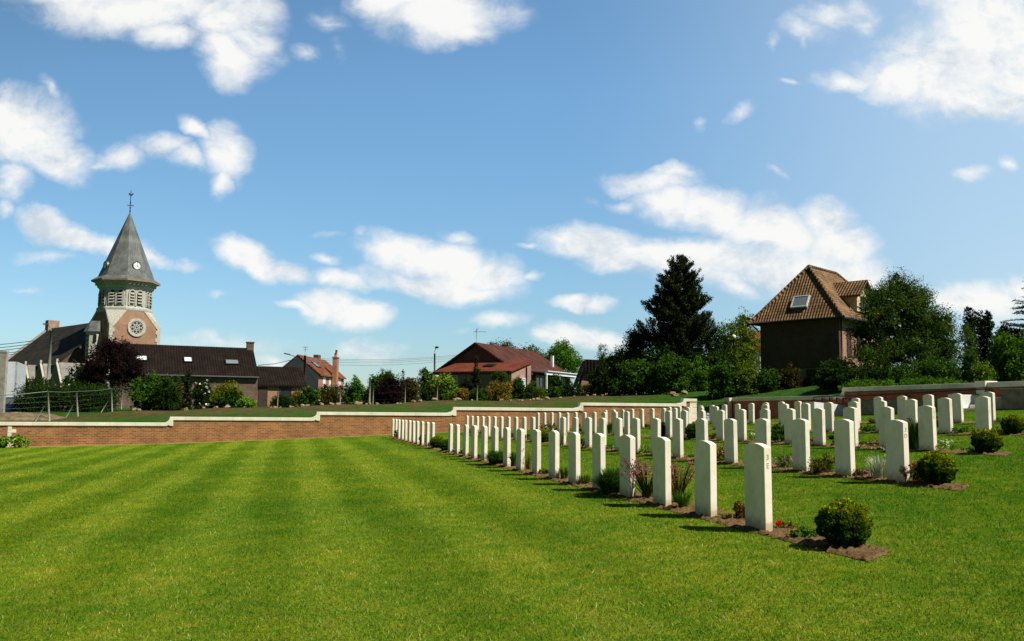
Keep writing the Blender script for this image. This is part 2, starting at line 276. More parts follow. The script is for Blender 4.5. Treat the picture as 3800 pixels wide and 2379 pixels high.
# foliage palettes
LM = dict(
 dark=leafmat('leaf_dark', [(.009, .024, .006), (.019, .046, .011), (.048, .10, .018)]),
 mid=leafmat('leaf_mid', [(.018, .050, .010), (.042, .110, .018), (.09, .19, .028)]),
 bright=leafmat('leaf_bright', [(.035, .095, .012), (.07, .18, .02), (.14, .27, .035)]),
 willow=leafmat('leaf_willow', [(.022, .048, .014), (.05, .10, .024), (.13, .20, .06)]),
 pine=leafmat('leaf_pine', [(.010, .018, .008), (.018, .030, .012), (.05, .055, .026)], trans=.05),
 cypress=leafmat('leaf_cypress', [(.008, .015, .006), (.014, .026, .009), (.025, .042, .014)], trans=.05),
 purple=leafmat('leaf_purple', [(.007, .0035, .004), (.013, .006, .006), (.026, .010, .009)], trans=.1),
 brown=leafmat('leaf_brown', [(.035, .035, .012), (.07, .06, .02), (.10, .085, .03)]),
 gold=leafmat('leaf_gold', [(.06, .09, .008), (.17, .19, .012), (.32, .28, .018)]),
 tan=leafmat('leaf_tan', [(.12, .10, .03), (.22, .17, .05), (.30, .23, .07)]),
 orange=leafmat('leaf_orange', [(.10, .08, .015), (.25, .16, .03), (.34, .20, .04)]),
 laurel=leafmat('leaf_laurel', [(.05, .11, .012), (.12, .22, .03), (.42, .48, .16)]),
 yellowgreen=leafmat('leaf_yellowgreen', [(.05, .09, .010), (.10, .16, .018), (.18, .24, .03)]),
 lightplant=leafmat('leaf_lightplant', [(.08, .18, .03), (.16, .30, .05), (.28, .42, .10)]),
 box=leafmat('leaf_box', [(.010, .032, .003), (.055, .13, .008), (.50, .54, .014)], trans=.35),
 lily=leafmat('leaf_lily', [(.025, .07, .012), (.045, .12, .018), (.09, .19, .03)]),
 iris=leafmat('leaf_iris', [(.015, .05, .018), (.03, .085, .025), (.10, .18, .03)]),
 silver=leafmat('leaf_silver', [(.25, .30, .18), (.42, .46, .32), (.62, .64, .48)]),
 varieg=leafmat('leaf_varieg', [(.25, .34, .08), (.55, .58, .25), (.75, .74, .45)]),
 redleaf=leafmat('leaf_redleaf', [(.04, .02, .012), (.10, .03, .018), (.05, .06, .015)]),
 pinkf=leafmat('flower_pink', [(.45, .10, .22), (.65, .22, .38), (.75, .40, .50)]),
 roseredf=leafmat('flower_rosered', [(.26, .05, .05), (.40, .10, .09), (.52, .20, .14)]),
 purpf=leafmat('flower_purple', [(.20, .05, .07), (.32, .10, .12), (.42, .18, .18)]),
 whitef=leafmat('flower_white', [(.62, .62, .48), (.75, .75, .66), (.85, .85, .80)]),
 redf=leafmat('flower_red', [(.6, .015, .01), (.75, .02, .01), (.7, .03, .02)]),
 darkf=leafmat('flower_dark', [(.02, .02, .02), (.03, .025, .03), (.04, .04, .04)]),
 yellowf=leafmat('flower_yellow', [(.5, .42, .03), (.65, .55, .05), (.7, .62, .10)]),
)
# ------------------------------------------------------------------ object helpers
def tag(o, label=None, cat=None, group=None, kind=None):
    if label: o['label'] = label
    if cat: o['category'] = cat
    if group: o['group'] = group
    if kind: o['kind'] = kind
    return o
def empty(name, loc, label, cat, group=None):
    o = bpy.data.objects.new(name, None); o.location = loc; o.empty_display_size = .2; COL.objects.link(o); return tag(o, label, cat, group)
def wloc(o):
    v = Vector((0, 0, 0))
    while o: v += o.location; o = o.parent
    return v
def link(name, me, mat, parent=None, loc=None):
    o = bpy.data.objects.new(name, me)
    if mat is not None: me.materials.append(mat)
    COL.objects.link(o); o.parent = parent
    if loc is not None: o.location = loc
    return o
def npmesh(name, verts, faces, rnd=None, smooth=False):
    verts = np.asarray(verts, np.float32); faces = np.asarray(faces, np.int32); k = faces.shape[1]
    me = bpy.data.meshes.new(name); me.vertices.add(len(verts)); me.vertices.foreach_set('co', verts.ravel())
    me.loops.add(faces.size); me.loops.foreach_set('vertex_index', faces.ravel())
    me.polygons.add(len(faces)); me.polygons.foreach_set('loop_start', np.arange(0, faces.size, k, dtype=np.int32)); me.polygons.foreach_set('loop_total', np.full(len(faces), k, np.int32))
    if rnd is not None:
        a = me.attributes.new('rnd', 'FLOAT', 'FACE'); a.data.foreach_set('value', np.asarray(rnd, np.float32))
    me.update(); me.validate()
    if smooth: me.polygons.foreach_set('use_smooth', np.ones(len(faces), bool))
    return me
class MB:
    def __init__(s): s.v = []; s.f = []; s.sm = []
    def face(s, *pts):
        n = len(s.v); s.v += [Vector(p) for p in pts]; s.f.append(list(range(n, n+len(pts)))); s.sm.append(False); return s
    def hexa(s, p):                            # 8 points: bottom 4 (ccw from above) then top 4
        n = len(s.v); s.v += [Vector(q) for q in p]
        for f in ((3,2,1,0),(4,5,6,7),(0,1,5,4),(1,2,6,5),(2,3,7,6),(3,0,4,7)): s.f.append([n+i for i in f]); s.sm.append(False)
        return s
    def box(s, c, size, fr=None):
        cx, cy, cz = c; a, b, h = size[0]/2, size[1]/2, size[2]/2
        p = [(cx+i*a, cy+j*b, cz+k*h) for k in (-1, 1) for i, j in ((-1,-1),(1,-1),(1,1),(-1,1))]
        if fr: p = [fr(*q) for q in p]
        return s.hexa(p)
    def prism(s, poly, vec):                   # polygon + extrusion vector
        n = len(s.v); k = len(poly); vec = Vector(vec)
        s.v += [Vector(p) for p in poly] + [Vector(p)+vec for p in poly]
        s.f.append([n+i for i in range(k)][::-1]); s.f.append([n+k+i for i in range(k)]); s.sm += [False]*2
        for i in range(k): j = (i+1) % k; s.f.append([n+i, n+j, n+k+j, n+k+i]); s.sm.append(False)
        return s
    def tube(s, pts, rad, seg=8, cap=True, smooth=True):
        pts = [Vector(p) for p in pts]; rads = rad if isinstance(rad, (list, tuple)) else [rad]*len(pts); n0 = len(s.v)
        for i, p in enumerate(pts):
            t = (pts[min(i+1, len(pts)-1)] - pts[max(i-1, 0)]).normalized()
            a = t.cross(Vector((0, 0, 1)) if abs(t.z) < .9 else Vector((1, 0, 0))).normalized(); b = t.cross(a)
            for k in range(seg): th = 2*PI*k/seg; s.v.append(p + (a*math.cos(th)+b*math.sin(th))*rads[i])
        for i in range(len(pts)-1):
            for k in range(seg):
                q = (k+1) % seg; s.f.append([n0+i*seg+k, n0+i*seg+q, n0+(i+1)*seg+q, n0+(i+1)*seg+k]); s.sm.append(smooth)
        if cap:
            s.f.append([n0+k for k in range(seg)]); s.f.append([n0+(len(pts)-1)*seg+k for k in range(seg)][::-1]); s.sm += [False]*2
        return s
    def ring(s, c, n, R1, R2, th, seg=28):     # annulus with thickness, centre c, normal n
        n = Vector(n).normalized(); a = Vector((0, 0, 1)).cross(n).normalized(); b = n.cross(a); c = Vector(c); n0 = len(s.v)
        for k in range(seg):
            d = a*math.cos(2*PI*k/seg)+b*math.sin(2*PI*k/seg)
            s.v += [c+d*R1, c+d*R2, c+d*R2+n*th, c+d*R1+n*th]
        for k in range(seg):
            q = (k+1) % seg
            for i in range(4): j = (i+1) % 4; s.f.append([n0+4*k+i, n0+4*q+i, n0+4*q+j, n0+4*k+j]); s.sm.append(False)
        return s
    def disc(s, c, n, Rr, th, seg=28):
        n = Vector(n).normalized(); a = Vector((0, 0, 1)).cross(n).normalized(); b = n.cross(a); c = Vector(c)
        return s.prism([c+(a*math.cos(2*PI*k/seg)+b*math.sin(2*PI*k/seg))*Rr for k in range(seg)], n*th)
    def sphere(s, c, r, seg=14, rings=9):
        c = Vector(c); n0 = len(s.v); rr = r if isinstance(r, tuple) else (r, r, r)
        for i in range(rings+1):
            ph = PI*i/rings
            for k in range(seg): th = 2*PI*k/seg; s.v.append(c+Vector((rr[0]*math.sin(ph)*math.cos(th), rr[1]*math.sin(ph)*math.sin(th), rr[2]*math.cos(ph))))
        for i in range(rings):
            for k in range(seg): q = (k+1) % seg; s.f.append([n0+i*seg+k, n0+(i+1)*seg+k, n0+(i+1)*seg+q, n0+i*seg+q]); s.sm.append(True)
        return s
    def loft(s, a, b, smooth=False):
        n = len(s.v); k = len(a); s.v += [Vector(p) for p in a]+[Vector(p) for p in b]
        for i in range(k): j = (i+1) % k; s.f.append([n+i, n+j, n+k+j, n+k+i]); s.sm.append(smooth)
        return s
    def build(s, name, mat, parent=None, bevel=0, label=None):
        off = wloc(parent) if parent else Vector((0, 0, 0))
        me = bpy.data.meshes.new(name); me.from_pydata([tuple(v-off) for v in s.v], [], s.f); me.update()
        for p, q in zip(me.polygons, s.sm): p.use_smooth = q
        uv = me.uv_layers.new(name='UVMap')
        for p in me.polygons:
            n = p.normal
            if abs(n.z) > .985: t = Vector((1, 0, 0)); b = Vector((0, 1, 0))
            else: t = Vector((0, 0, 1)).cross(n).normalized(); b = n.cross(t)
            for li in p.loop_indices:
                co = me.vertices[me.loops[li].vertex_index].co; uv.data[li].uv = (co.dot(t), co.dot(b))
        o = link(name, me, mat, parent)
        if bevel:
            bv = o.modifiers.new('bevel', 'BEVEL'); bv.width = bevel; bv.segments = 2; bv.limit_method = 'ANGLE'
        if label: o['label'] = label
        return o
# ------------------------------------------------------------------ foliage
def unit(n): v = NR.normal(size=(n, 3)); return v/np.linalg.norm(v, axis=1)[:, None]
def leafquads(P, size, asp=.5, up=0., jit=.4, rnd=None, dirs=None):
    n = len(P); a = dirs if dirs is not None else unit(n)
    a = a + np.array([0, 0, up]); a /= np.linalg.norm(a, axis=1)[:, None]
    b = np.cross(a, unit(n)); b /= np.maximum(np.linalg.norm(b, axis=1), 1e-6)[:, None]
    L = (size*(1+jit*(NR.random(n)*2-1)))[:, None]; a = a*L; b = b*L*asp
    V = np.stack([P-a*.5, P+b*.5, P+a*.5, P-b*.5], 1).reshape(-1, 3)
    Fc = np.arange(4*n).reshape(n, 4)
    return V, Fc, (NR.random(n) if rnd is None else rnd)
def clump_points(lobes, n, nclump, spread, outer=.55):
    """points gathered in clumps inside a set of ellipsoids"""
    lobes = np.asarray(lobes, float); vol = (lobes[:, 3]*lobes[:, 4]*lobes[:, 5])**.75; pr = vol/vol.sum()
    li = NR.choice(len(lobes), nclump, p=pr); d = unit(nclump); rad = outer + (1-outer)*NR.random(nclump)**.6
    C = lobes[li, :3] + d*lobes[li, 3:6]*rad[:, None]
    wgt = NR.random(nclump)+.35; ci = NR.choice(nclump, n, p=wgt/wgt.sum())
    P = C[ci] + unit(n)*(NR.random(n)**.45)[:, None]*spread*1.55*(.55+.8*NR.random(nclump)[ci])[:, None]
    tone = np.clip(.5+.28*NR.normal(size=nclump)[ci]*.6 + .3*(NR.random(n)-.5)*1.6, 0, 1)
    return P, tone
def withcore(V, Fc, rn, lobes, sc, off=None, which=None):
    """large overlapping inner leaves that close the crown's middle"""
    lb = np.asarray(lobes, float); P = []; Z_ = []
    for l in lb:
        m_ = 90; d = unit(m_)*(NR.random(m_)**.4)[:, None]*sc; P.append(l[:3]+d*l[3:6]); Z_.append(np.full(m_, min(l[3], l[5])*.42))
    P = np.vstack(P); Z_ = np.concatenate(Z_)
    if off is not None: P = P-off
    V2, F2, r2 = leafquads(P, Z_, .7, 0, rnd=NR.random(len(P))*.25)  # dark tones only: the crown's inner shade is put into the leaf colour
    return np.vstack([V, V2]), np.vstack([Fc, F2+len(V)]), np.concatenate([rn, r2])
def crown(name, lobes, n, size, mat, parent=None, nclump=None, spread=None, asp=.5, up=0, outer=.55, zmin=None, core=0):
    lb = np.array(lobes); sc = float(np.mean(lb[:, 3:6]))
    P, tone = clump_points(lobes, n, nclump or max(24, n//28), spread or sc*.2, outer)
    if zmin is not None: P[:, 2] = np.maximum(P[:, 2], zmin + .1*NR.random(len(P)))
    off = np.array(wloc(parent)) if parent else np.zeros(3)
    V, Fc, rn = leafquads(P-off, size, asp, up, rnd=tone)
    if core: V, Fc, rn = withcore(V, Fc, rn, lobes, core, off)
    return link(name, npmesh(name, V, Fc, rn), mat, parent)
def trunk(name, base, h, r0, parent, limbs=6, sprd=1., mat=None, lean=0, hfrac=(.3, .85)):
    m = MB(); b = Vector(base); top = b+Vector((lean*h, 0, h))
    pts = [b.lerp(top, t)+Vector((R.uniform(-.04, .04)*h*.5*(t > 0), R.uniform(-.04, .04)*h*.5*(t > 0), 0)) for t in (0, .2, .45, .7, 1)]
    m.tube([b-Vector((0, 0, .3))]+pts, [r0*1.25, r0*1.1, r0*.85, r0*.65, r0*.42, r0*.12], 8)
    for i in range(limbs):
        t = R.uniform(*hfrac); s = b.lerp(top, t); a = 2*PI*i/limbs+R.uniform(-.4, .4); L = sprd*R.uniform(.6, 1.1)
        e = s+Vector((math.cos(a)*L, math.sin(a)*L, L*R.uniform(.4, 1.1)))
        m.tube([s, s.lerp(e, .5)+Vector((0, 0, .08*L)), e], [r0*.4, r0*.25, r0*.06], 6)
    return m.build(name, mat or M['bark'], parent)
def pxspan(x0, x1, yt, yb, d, ground=True):
    c = PX((x0+x1)/2, yb, d); top = PX((x0+x1)/2, yt, d); w = (x1-x0)*d/F_
    z0 = hf(c.x, c.y) if ground else c.z
    return c.x, c.y, z0, top.z, w/2
def shrub(x0, x1, yt, yb, d, pal, label, n=1500, leaf=.10, name='shrub', cat='shrub', shape='round', depth=None, group=None, asp=.5, up=.2, outer=.6, blossoms=None, zb=None, k=7, yb_real=False):
    cx, cy, z0, z1, hw = pxspan(x0, x1, yt, yb, d, not yb_real)
    if z0 > z1-.3: z0 = z1-.3
    if yb_real is False: z0 = min(z0, PX((x0+x1)/2, yb, d).z)
    H = z1-z0; dp = depth or min(hw, 2.2)
    lobes = []
    if shape == 'round':
        lobes.append((0, 0, H*.5, hw*.72, dp*.72, H*.44)); lobes.append((-hw*.35, 0, H*.16, hw*.55, dp*.75, H*.20)); lobes.append((hw*.35, 0, H*.16, hw*.55, dp*.75, H*.20))
        for i in range(k):
            a = 2*PI*i/k+R.uniform(-.3, .3); q = R.uniform(.30, .42); rr = R.uniform(.36, .5)
            hz = R.uniform(.25, .66)
            lobes.append((math.cos(a)*hw*(1-rr), math.sin(a)*dp*.55, H*hz, hw*rr, dp*rr, H*min(q, 1-hz, hz+.1)))
        lobes.append((R.uniform(-.25, .25)*hw, 0, H*.74, hw*.45, dp*.4, H*.25))
    elif shape == 'column':
        for t in (.12, .3, .5, .7): lobes.append((0, 0, H*t, hw*.9, hw*.9, H*.2))
        lobes.append((0, 0, H*.84, hw*.62, hw*.62, H*.16))
    elif shape == 'cone':
        for t in (.1, .26, .42, .58, .74, .88): lobes.append((0, 0, H*t, hw*(1.05-t), hw*(1.05-t), H*.12))
    elif shape == 'hedge':
        q = max(3, int(hw*1.6))
        for i in range(q):
            x = -hw+hw*2*(i+.5)/q
            for t in (.22, .55, .82): lobes.append((x, 0, H*t, hw/q*1.25, dp*.8, H*.2))
    ax = Vector((HY, -HX))                      # spread across the line of sight
    L2 = []
    for (a, b, z, ra, rb, rz) in lobes:
        L2.append((a*ax.x+b*HX, a*ax.y+b*HY, z, (ra*abs(HY)+rb*abs(HX)), (ra*abs(HX)+rb*abs(HY)), rz))
    n = int(n*1.5); leaf = leaf*1.0; root = Vector((cx, cy, z0)); spread = .13*min(hw, H)+.02
    P, tone = clump_points(L2, n, max(16, n//24), spread, outer); P[:, 2] = np.maximum(P[:, 2], .02)
    # inner leaves toned darker, the shrub's inside shade put into their colour
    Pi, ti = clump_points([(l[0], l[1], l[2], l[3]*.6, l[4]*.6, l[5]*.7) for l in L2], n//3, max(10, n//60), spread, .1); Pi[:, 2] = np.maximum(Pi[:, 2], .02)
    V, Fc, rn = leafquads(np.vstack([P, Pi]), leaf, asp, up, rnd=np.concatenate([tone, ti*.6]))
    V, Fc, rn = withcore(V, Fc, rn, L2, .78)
    if blossoms is None:
        o = link(name, npmesh(name, V, Fc, rn), LM[pal], None, root); return tag(o, label, cat, group)
    e = empty(name, root, label, cat, group); link('foliage', npmesh('foliage', V, Fc, rn), LM[pal], e)
    bm_, bn, bs = blossoms; P, tone = clump_points(L2, bn, max(6, bn//7), spread*.5, .85)
    V, Fc, rn = leafquads(P, bs, .9, 0, rnd=tone); link('blossoms', npmesh('blossoms', V, Fc, rn), LM[bm_], e); return e
def bladestrips(n, H, spread, width, curve=.6, seg=4, base=.06, up=.75):
    """arching strap leaves from one crown; returns verts, quads"""
    th = NR.random(n)*2*PI; el = up+(1-up)*NR.random(n); sp = spread*(.15+.85*NR.random(n)); h = H*(.6+.4*NR.random(n))*(1-(.55 if curve > 1 else .1)*(sp/spread)**1.5)
    d = np.stack([np.cos(th), np.sin(th), 0*th], 1); side = np.stack([-np.sin(th), np.cos(th), 0*th], 1)
    b0 = d*base*NR.random(n)[:, None]+side*base*(NR.random(n)-.5)[:, None]; V = []
    for i in range(seg+1):
        t = i/seg; zz = h*(t*(1+curve) - curve*t*t)
        c = b0 + d*(sp*t**1.5)[:, None]; c[:, 2] = zz
        wd = width*(1-t**2)*.5+.0006
        V.append(c-side*wd); V.append(c+side*wd)
    V = np.stack(V, 1)                          # n, 2(seg+1), 3
    q = np.array([[2*i, 2*i+1, 2*i+3, 2*i+2] for i in range(seg)]); k = 2*(seg+1)
    Fc = (np.arange(n)[:, None, None]*k + q[None]).reshape(-1, 4)
    return V.reshape(-1, 3), Fc, np.repeat(NR.random(n), seg)
# ------------------------------------------------------------------ camera
cam = bpy.data.cameras.new('camera'); co = bpy.data.objects.new('camera', cam); COL.objects.link(co); S.camera = co
cam.sensor_width = 36; cam.lens = 36*F_/3800; cam.clip_start = .05; cam.clip_end = 6000
Rl = Vector((HY, -HX, 0)); Hd = Vector((HX, HY, 0)); Zv = Vector((0, 0, 1))
fw = Hd*math.cos(PITCH)+Zv*math.sin(PITCH); up = -Hd*math.sin(PITCH)+Zv*math.cos(PITCH)
cr, sr = math.cos(ROLL), math.sin(ROLL); rt = Rl*cr+up*sr; uu = -Rl*sr+up*cr
co.matrix_world = Matrix((( rt.x, uu.x, -fw.x, 0), (rt.y, uu.y, -fw.y, 0), (rt.z, uu.z, -fw.z, 0), (0, 0, 0, 1)))
S.view_settings.view_transform = 'Standard'; S.view_settings.look = 'None'; S.view_settings.exposure = EXPO = 0.42; S.view_settings.gamma = 1
# ------------------------------------------------------------------ sun and sky
SEL = math.radians(50); sd = Vector((.7*math.cos(SEL)/.99, -.7*math.cos(SEL)/.99, math.sin(SEL))).normalized()
sl = bpy.data.lights.new('sun', 'SUN'); sl.energy = 5.0; sl.angle = math.radians(.5); sl.color = (1, .95, .86)
so = bpy.data.objects.new('sun', sl); COL.objects.link(so); so.rotation_euler = sd.to_track_quat('Z', 'Y').to_euler()
def build_sky():
    W = bpy.data.worlds.new('World'); S.world = W; W.use_nodes = True; nt = W.node_tree; nt.nodes.clear(); L = nt.links.new
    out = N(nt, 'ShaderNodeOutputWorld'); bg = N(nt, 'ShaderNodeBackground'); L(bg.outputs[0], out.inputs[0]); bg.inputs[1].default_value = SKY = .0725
    sk = N(nt, 'ShaderNodeTexSky', sky_type='NISHITA', sun_disc=False, sun_elevation=SEL, sun_rotation=math.radians(135), altitude=50, air_density=1.0, dust_density=.35, ozone_density=2.2)
    tc = N(nt, 'ShaderNodeTexCoord'); d = tc.outputs['Generated']
    def dot(v):
        n = N(nt, 'ShaderNodeVectorMath', operation='DOT_PRODUCT'); L(d, n.inputs[0]); n.inputs[1].default_value = v; return n.outputs['Value']
    def math_(op, a, b=None, c=None):
        n = N(nt, 'ShaderNodeMath', operation=op)
        for i, v in enumerate((a, b, c)):
            if v is None: continue
            if isinstance(v, (int, float)): n.inputs[i].default_value = v
            else: L(v, n.inputs[i])
        return n.outputs[0]
    X, Y, Z = dot(tuple(Rl)), dot(tuple(Hd)), dot((0, 0, 1))
    Ys = math_('MAXIMUM', Y, .08); u = math_('DIVIDE', X, Ys); v = math_('DIVIDE', Z, Ys)
    cb = N(nt, 'ShaderNodeCombineXYZ'); L(u, cb.inputs[0]); L(v, cb.inputs[1]); p = cb.outputs[0]
    def noise(sc, det, vec, rough=.55, col=False, off=0):
        mp = N(nt, 'ShaderNodeMapping'); mp.inputs['Scale'].default_value = (1, 1.35, 1); mp.inputs['Location'].default_value = (off, off*.7, off*.3); L(vec, mp.inputs[0])
        n = N(nt, 'ShaderNodeTexNoise'); n.inputs['Scale'].default_value = sc; n.inputs['Detail'].default_value = det; n.inputs['Roughness'].default_value = rough; L(mp.outputs[0], n.inputs['Vector']); return n.outputs[1 if col else 0]
    def warp(vec, sc, amp, det, off):
        c = noise(sc, det, vec, .55, True, off); s = N(nt, 'ShaderNodeVectorMath', operation='SUBTRACT'); L(c, s.inputs[0]); s.inputs[1].default_value = (.5, .5, .5)
        m = N(nt, 'ShaderNodeVectorMath', operation='SCALE'); L(s.outputs[0], m.inputs[0]); m.inputs['Scale'].default_value = amp
        a = N(nt, 'ShaderNodeVectorMath', operation='ADD'); L(vec, a.inputs[0]); L(m.outputs[0], a.inputs[1]); return a.outputs[0]
    wp = warp(p, 8, .062, 7, 3.1)
    # clouds: centre x, y, half width, half height, turn, weight (reduced-photo pixels turned into sky directions)
    E = [(300,5,250,80,0,1),(560,50,110,78,0,1),(130,-20,120,50,0,.9),(548,140,88,62,0,.95),(600,100,70,70,0,.8),(400,90,120,40,.2,.7),
     (50,300,120,85,0,1),(20,260,90,60,0,1),(130,365,95,55,.3,.95),(15,425,50,42,0,.7),(110,215,50,18,.9,.45),
     (290,370,72,32,0,.75),(375,345,75,36,0,.8),(450,378,60,34,.3,.8),(240,385,45,14,0,.45),(480,305,60,22,.55,.8),(545,365,60,72,0,.95),(535,430,32,42,0,.7),
     (95,520,60,32,.35,.95),(170,565,90,34,.25,1),(265,582,90,30,.1,.95),(345,600,60,18,.45,.8),(432,628,42,15,.2,.5),(120,612,85,22,.15,.45),
     (560,590,62,40,.2,1),(620,622,80,32,.5,1),(700,645,70,26,.35,.95),(810,660,95,27,.1,.8),(855,545,24,28,0,.45),(775,610,36,15,.2,.55),(790,548,50,12,0,.35),
     (945,590,100,52,.25,1),(1050,625,110,55,.3,1),(1160,655,95,50,.2,1),(1010,670,170,34,.15,.9),(1262,652,34,14,.1,.55),(1065,555,44,20,.3,.5),(1120,690,110,24,0,.8),
     (785,722,78,40,0,1),(862,740,58,36,0,1),(725,738,55,15,.1,.8),(870,818,80,25,0,.6),(1170,762,95,22,0,.55),(1090,778,30,14,0,.4),
     (1395,718,66,17,0,.85),(530,805,140,20,.05,.5),(640,842,45,15,.2,.5),(1385,800,110,34,0,.85),(1300,800,36,18,0,.7),
     (1535,425,110,28,0,.85),(1590,408,60,22,0,.8),(1455,472,34,16,0,.6),(1565,475,85,40,.1,1),(1680,500,125,55,.2,1),(1800,545,140,70,.25,1),(1945,520,70,58,0,1),(1985,585,85,60,.2,1),
     (1385,570,120,46,.1,.95),(1490,600,130,40,0,.95),(1640,615,180,60,.1,1),(1850,650,180,62,.1,1),(2040,655,90,42,.1,.85),(1720,680,90,36,.3,.8),(1250,580,40,8,0,.4),
     (1050,30,165,78,0,1),(940,-10,120,45,0,1),(1120,70,80,40,0,.7),(1895,70,70,42,.1,.55),(1965,30,90,42,0,.7),(2030,55,42,36,0,.55),(1822,100,16,48,0,.4),(1890,95,14,40,0,.4),
     (2240,160,200,115,0,1),(2340,70,160,130,0,1),(2110,190,120,58,.2,1),(1990,188,80,28,0,.85),(2330,235,170,50,0,.9),(2150,110,70,60,-.5,.8),(1860,192,30,10,0,.45),(2480,160,160,150,0,1),
     (2290,412,46,20,-.3,.4),(2383,378,26,22,0,.6),(1745,275,50,20,-.6,.45),(1648,292,18,18,0,.35),(712,118,42,28,.1,.5),(780,35,50,30,.2,.42),(795,100,20,40,0,.25),(85,690,24,9,0,.35),(515,702,34,13,0,.35),(5,490,24,22,0,.45),
     (2320,712,130,46,-.1,.95),(2245,722,60,34,0,.9),(2410,690,60,40,0,.9),(1820,410,40,12,.6,.3),(1390,468,26,12,0,.3),
     (3000,300,260,120,0,1),(2800,620,300,80,0,.8),(-400,200,260,120,0,.9),(-500,600,300,70,0,.8),(1200,-350,500,150,0,.9),(300,-500,300,140,0,.8),(2200,-300,260,150,0,.8)]
    acc = None
    for cx, cy, rx, ry, an, wt in E:
        w, r, z = ray(cx*1.5735, cy*1.5735); yy = w*HX+r*HY; cu = (w*HY-r*HX)/yy; cv = z/yy
        mp = N(nt, 'ShaderNodeMapping', vector_type='TEXTURE'); mp.inputs['Location'].default_value = (cu, cv, 0); mp.inputs['Rotation'].default_value = (0, 0, -an)
        mp.inputs['Scale'].default_value = (rx*1.42/2109, ry*1.42/2109, 1); L(wp, mp.inputs[0])
        g = N(nt, 'ShaderNodeTexGradient', gradient_type='SPHERICAL'); L(mp.outputs[0], g.inputs[0])
        q = math_('MULTIPLY', g.outputs['Fac'], wt)
        acc = q if acc is None else math_('MAXIMUM', acc, q)
    n1 = noise(13, 9, wp, .62, off=1.7)
    dens = math_('ADD', math_('ADD', acc, math_('MULTIPLY', math_('SUBTRACT', n1, .5), .85)), math_('MULTIPLY', math_('SUBTRACT', noise(46, 6, wp, .6, off=4), .5), .25))
    gate = math_('MULTIPLY', acc, 6.0); gate = math_('MINIMUM', gate, 1.0)
    mr = N(nt, 'ShaderNodeMapRange', interpolation_type='SMOOTHSTEP'); L(dens, mr.inputs[0]); mr.inputs[1].default_value = .03; mr.inputs[2].default_value = .70
    al = math_('MULTIPLY', mr.outputs[0], gate)
    fr = N(nt, 'ShaderNodeMapRange'); L(Y, fr.inputs[0]); fr.inputs[1].default_value = .1; fr.inputs[2].default_value = .3
    al = math_('MULTIPLY', al, fr.outputs[0]); al = math_('MULTIPLY', al, .97)
    # relief inside the clouds: sunlit crests, thicker bluish undersides
    sh = N(nt, 'ShaderNodeVectorMath', operation='ADD'); L(wp, sh.inputs[0]); sh.inputs[1].default_value = (.018, .022, 0)
    n2 = noise(13, 6, sh.outputs[0], .6, off=1.7); rel = math_('SUBTRACT', noise(13, 6, wp, .6, off=1.7), n2)
    tone = math_('ADD', math_('MULTIPLY', rel, 2.2), math_('ADD', math_('MULTIPLY', math_('SUBTRACT', noise(4.5, 5, wp, .5, off=6), .5), 1.5), .62))
    cc = ramp(nt, tone, [(.12, (.64, .72, .80)), (.45, (.86, .895, .92)), (.72, (1.0, .995, .975))])
    cm = mixc(nt, 1.0, cc, (CL := 10.0, CL, CL), 'MULTIPLY')
    hs = N(nt, 'ShaderNodeHueSaturation'); hs.inputs['Hue'].default_value = .487; hs.inputs['Saturation'].default_value = .92; hs.inputs['Value'].default_value = 1.18; L(sk.outputs[0], hs.inputs['Color'])
    zr_ = N(nt, 'ShaderNodeMapRange'); L(Z, zr_.inputs[0]); zr_.inputs[1].default_value = .02; zr_.inputs[2].default_value = .34
    base = mixc(nt, 1.0, hs.outputs[0], mixc(nt, zr_.outputs[0], (.72, .86, .93), (.97, 1.28, 1.50)), 'MULTIPLY')
    ur_ = N(nt, 'ShaderNodeMapRange', interpolation_type='SMOOTHSTEP'); L(u, ur_.inputs[0]); ur_.inputs[1].default_value = .02; ur_.inputs[2].default_value = .62; ur_.inputs[4].default_value = .42
    base = mixc(nt, math_('MULTIPLY', ur_.outputs[0], fr.outputs[0]), base, (7.6, 9.2, 10.2))
    # dim unseen sky overhead and behind to cut fill light; darken upper left
    def rng(sock, a, b, c, d_):
        m_ = N(nt, 'ShaderNodeMapRange', interpolation_type='SMOOTHSTEP'); L(sock, m_.inputs[0])
        for i_, v_ in enumerate((a, b, c, d_)): m_.inputs[i_+1].default_value = v_
        return m_.outputs[0]
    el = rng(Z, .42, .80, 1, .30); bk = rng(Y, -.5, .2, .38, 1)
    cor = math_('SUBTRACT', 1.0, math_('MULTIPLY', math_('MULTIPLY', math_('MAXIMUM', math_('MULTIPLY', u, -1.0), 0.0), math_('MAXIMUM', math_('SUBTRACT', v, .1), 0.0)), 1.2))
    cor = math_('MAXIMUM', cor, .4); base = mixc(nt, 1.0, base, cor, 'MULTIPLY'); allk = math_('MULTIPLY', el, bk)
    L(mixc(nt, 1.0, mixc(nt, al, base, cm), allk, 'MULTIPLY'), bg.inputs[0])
build_sky()
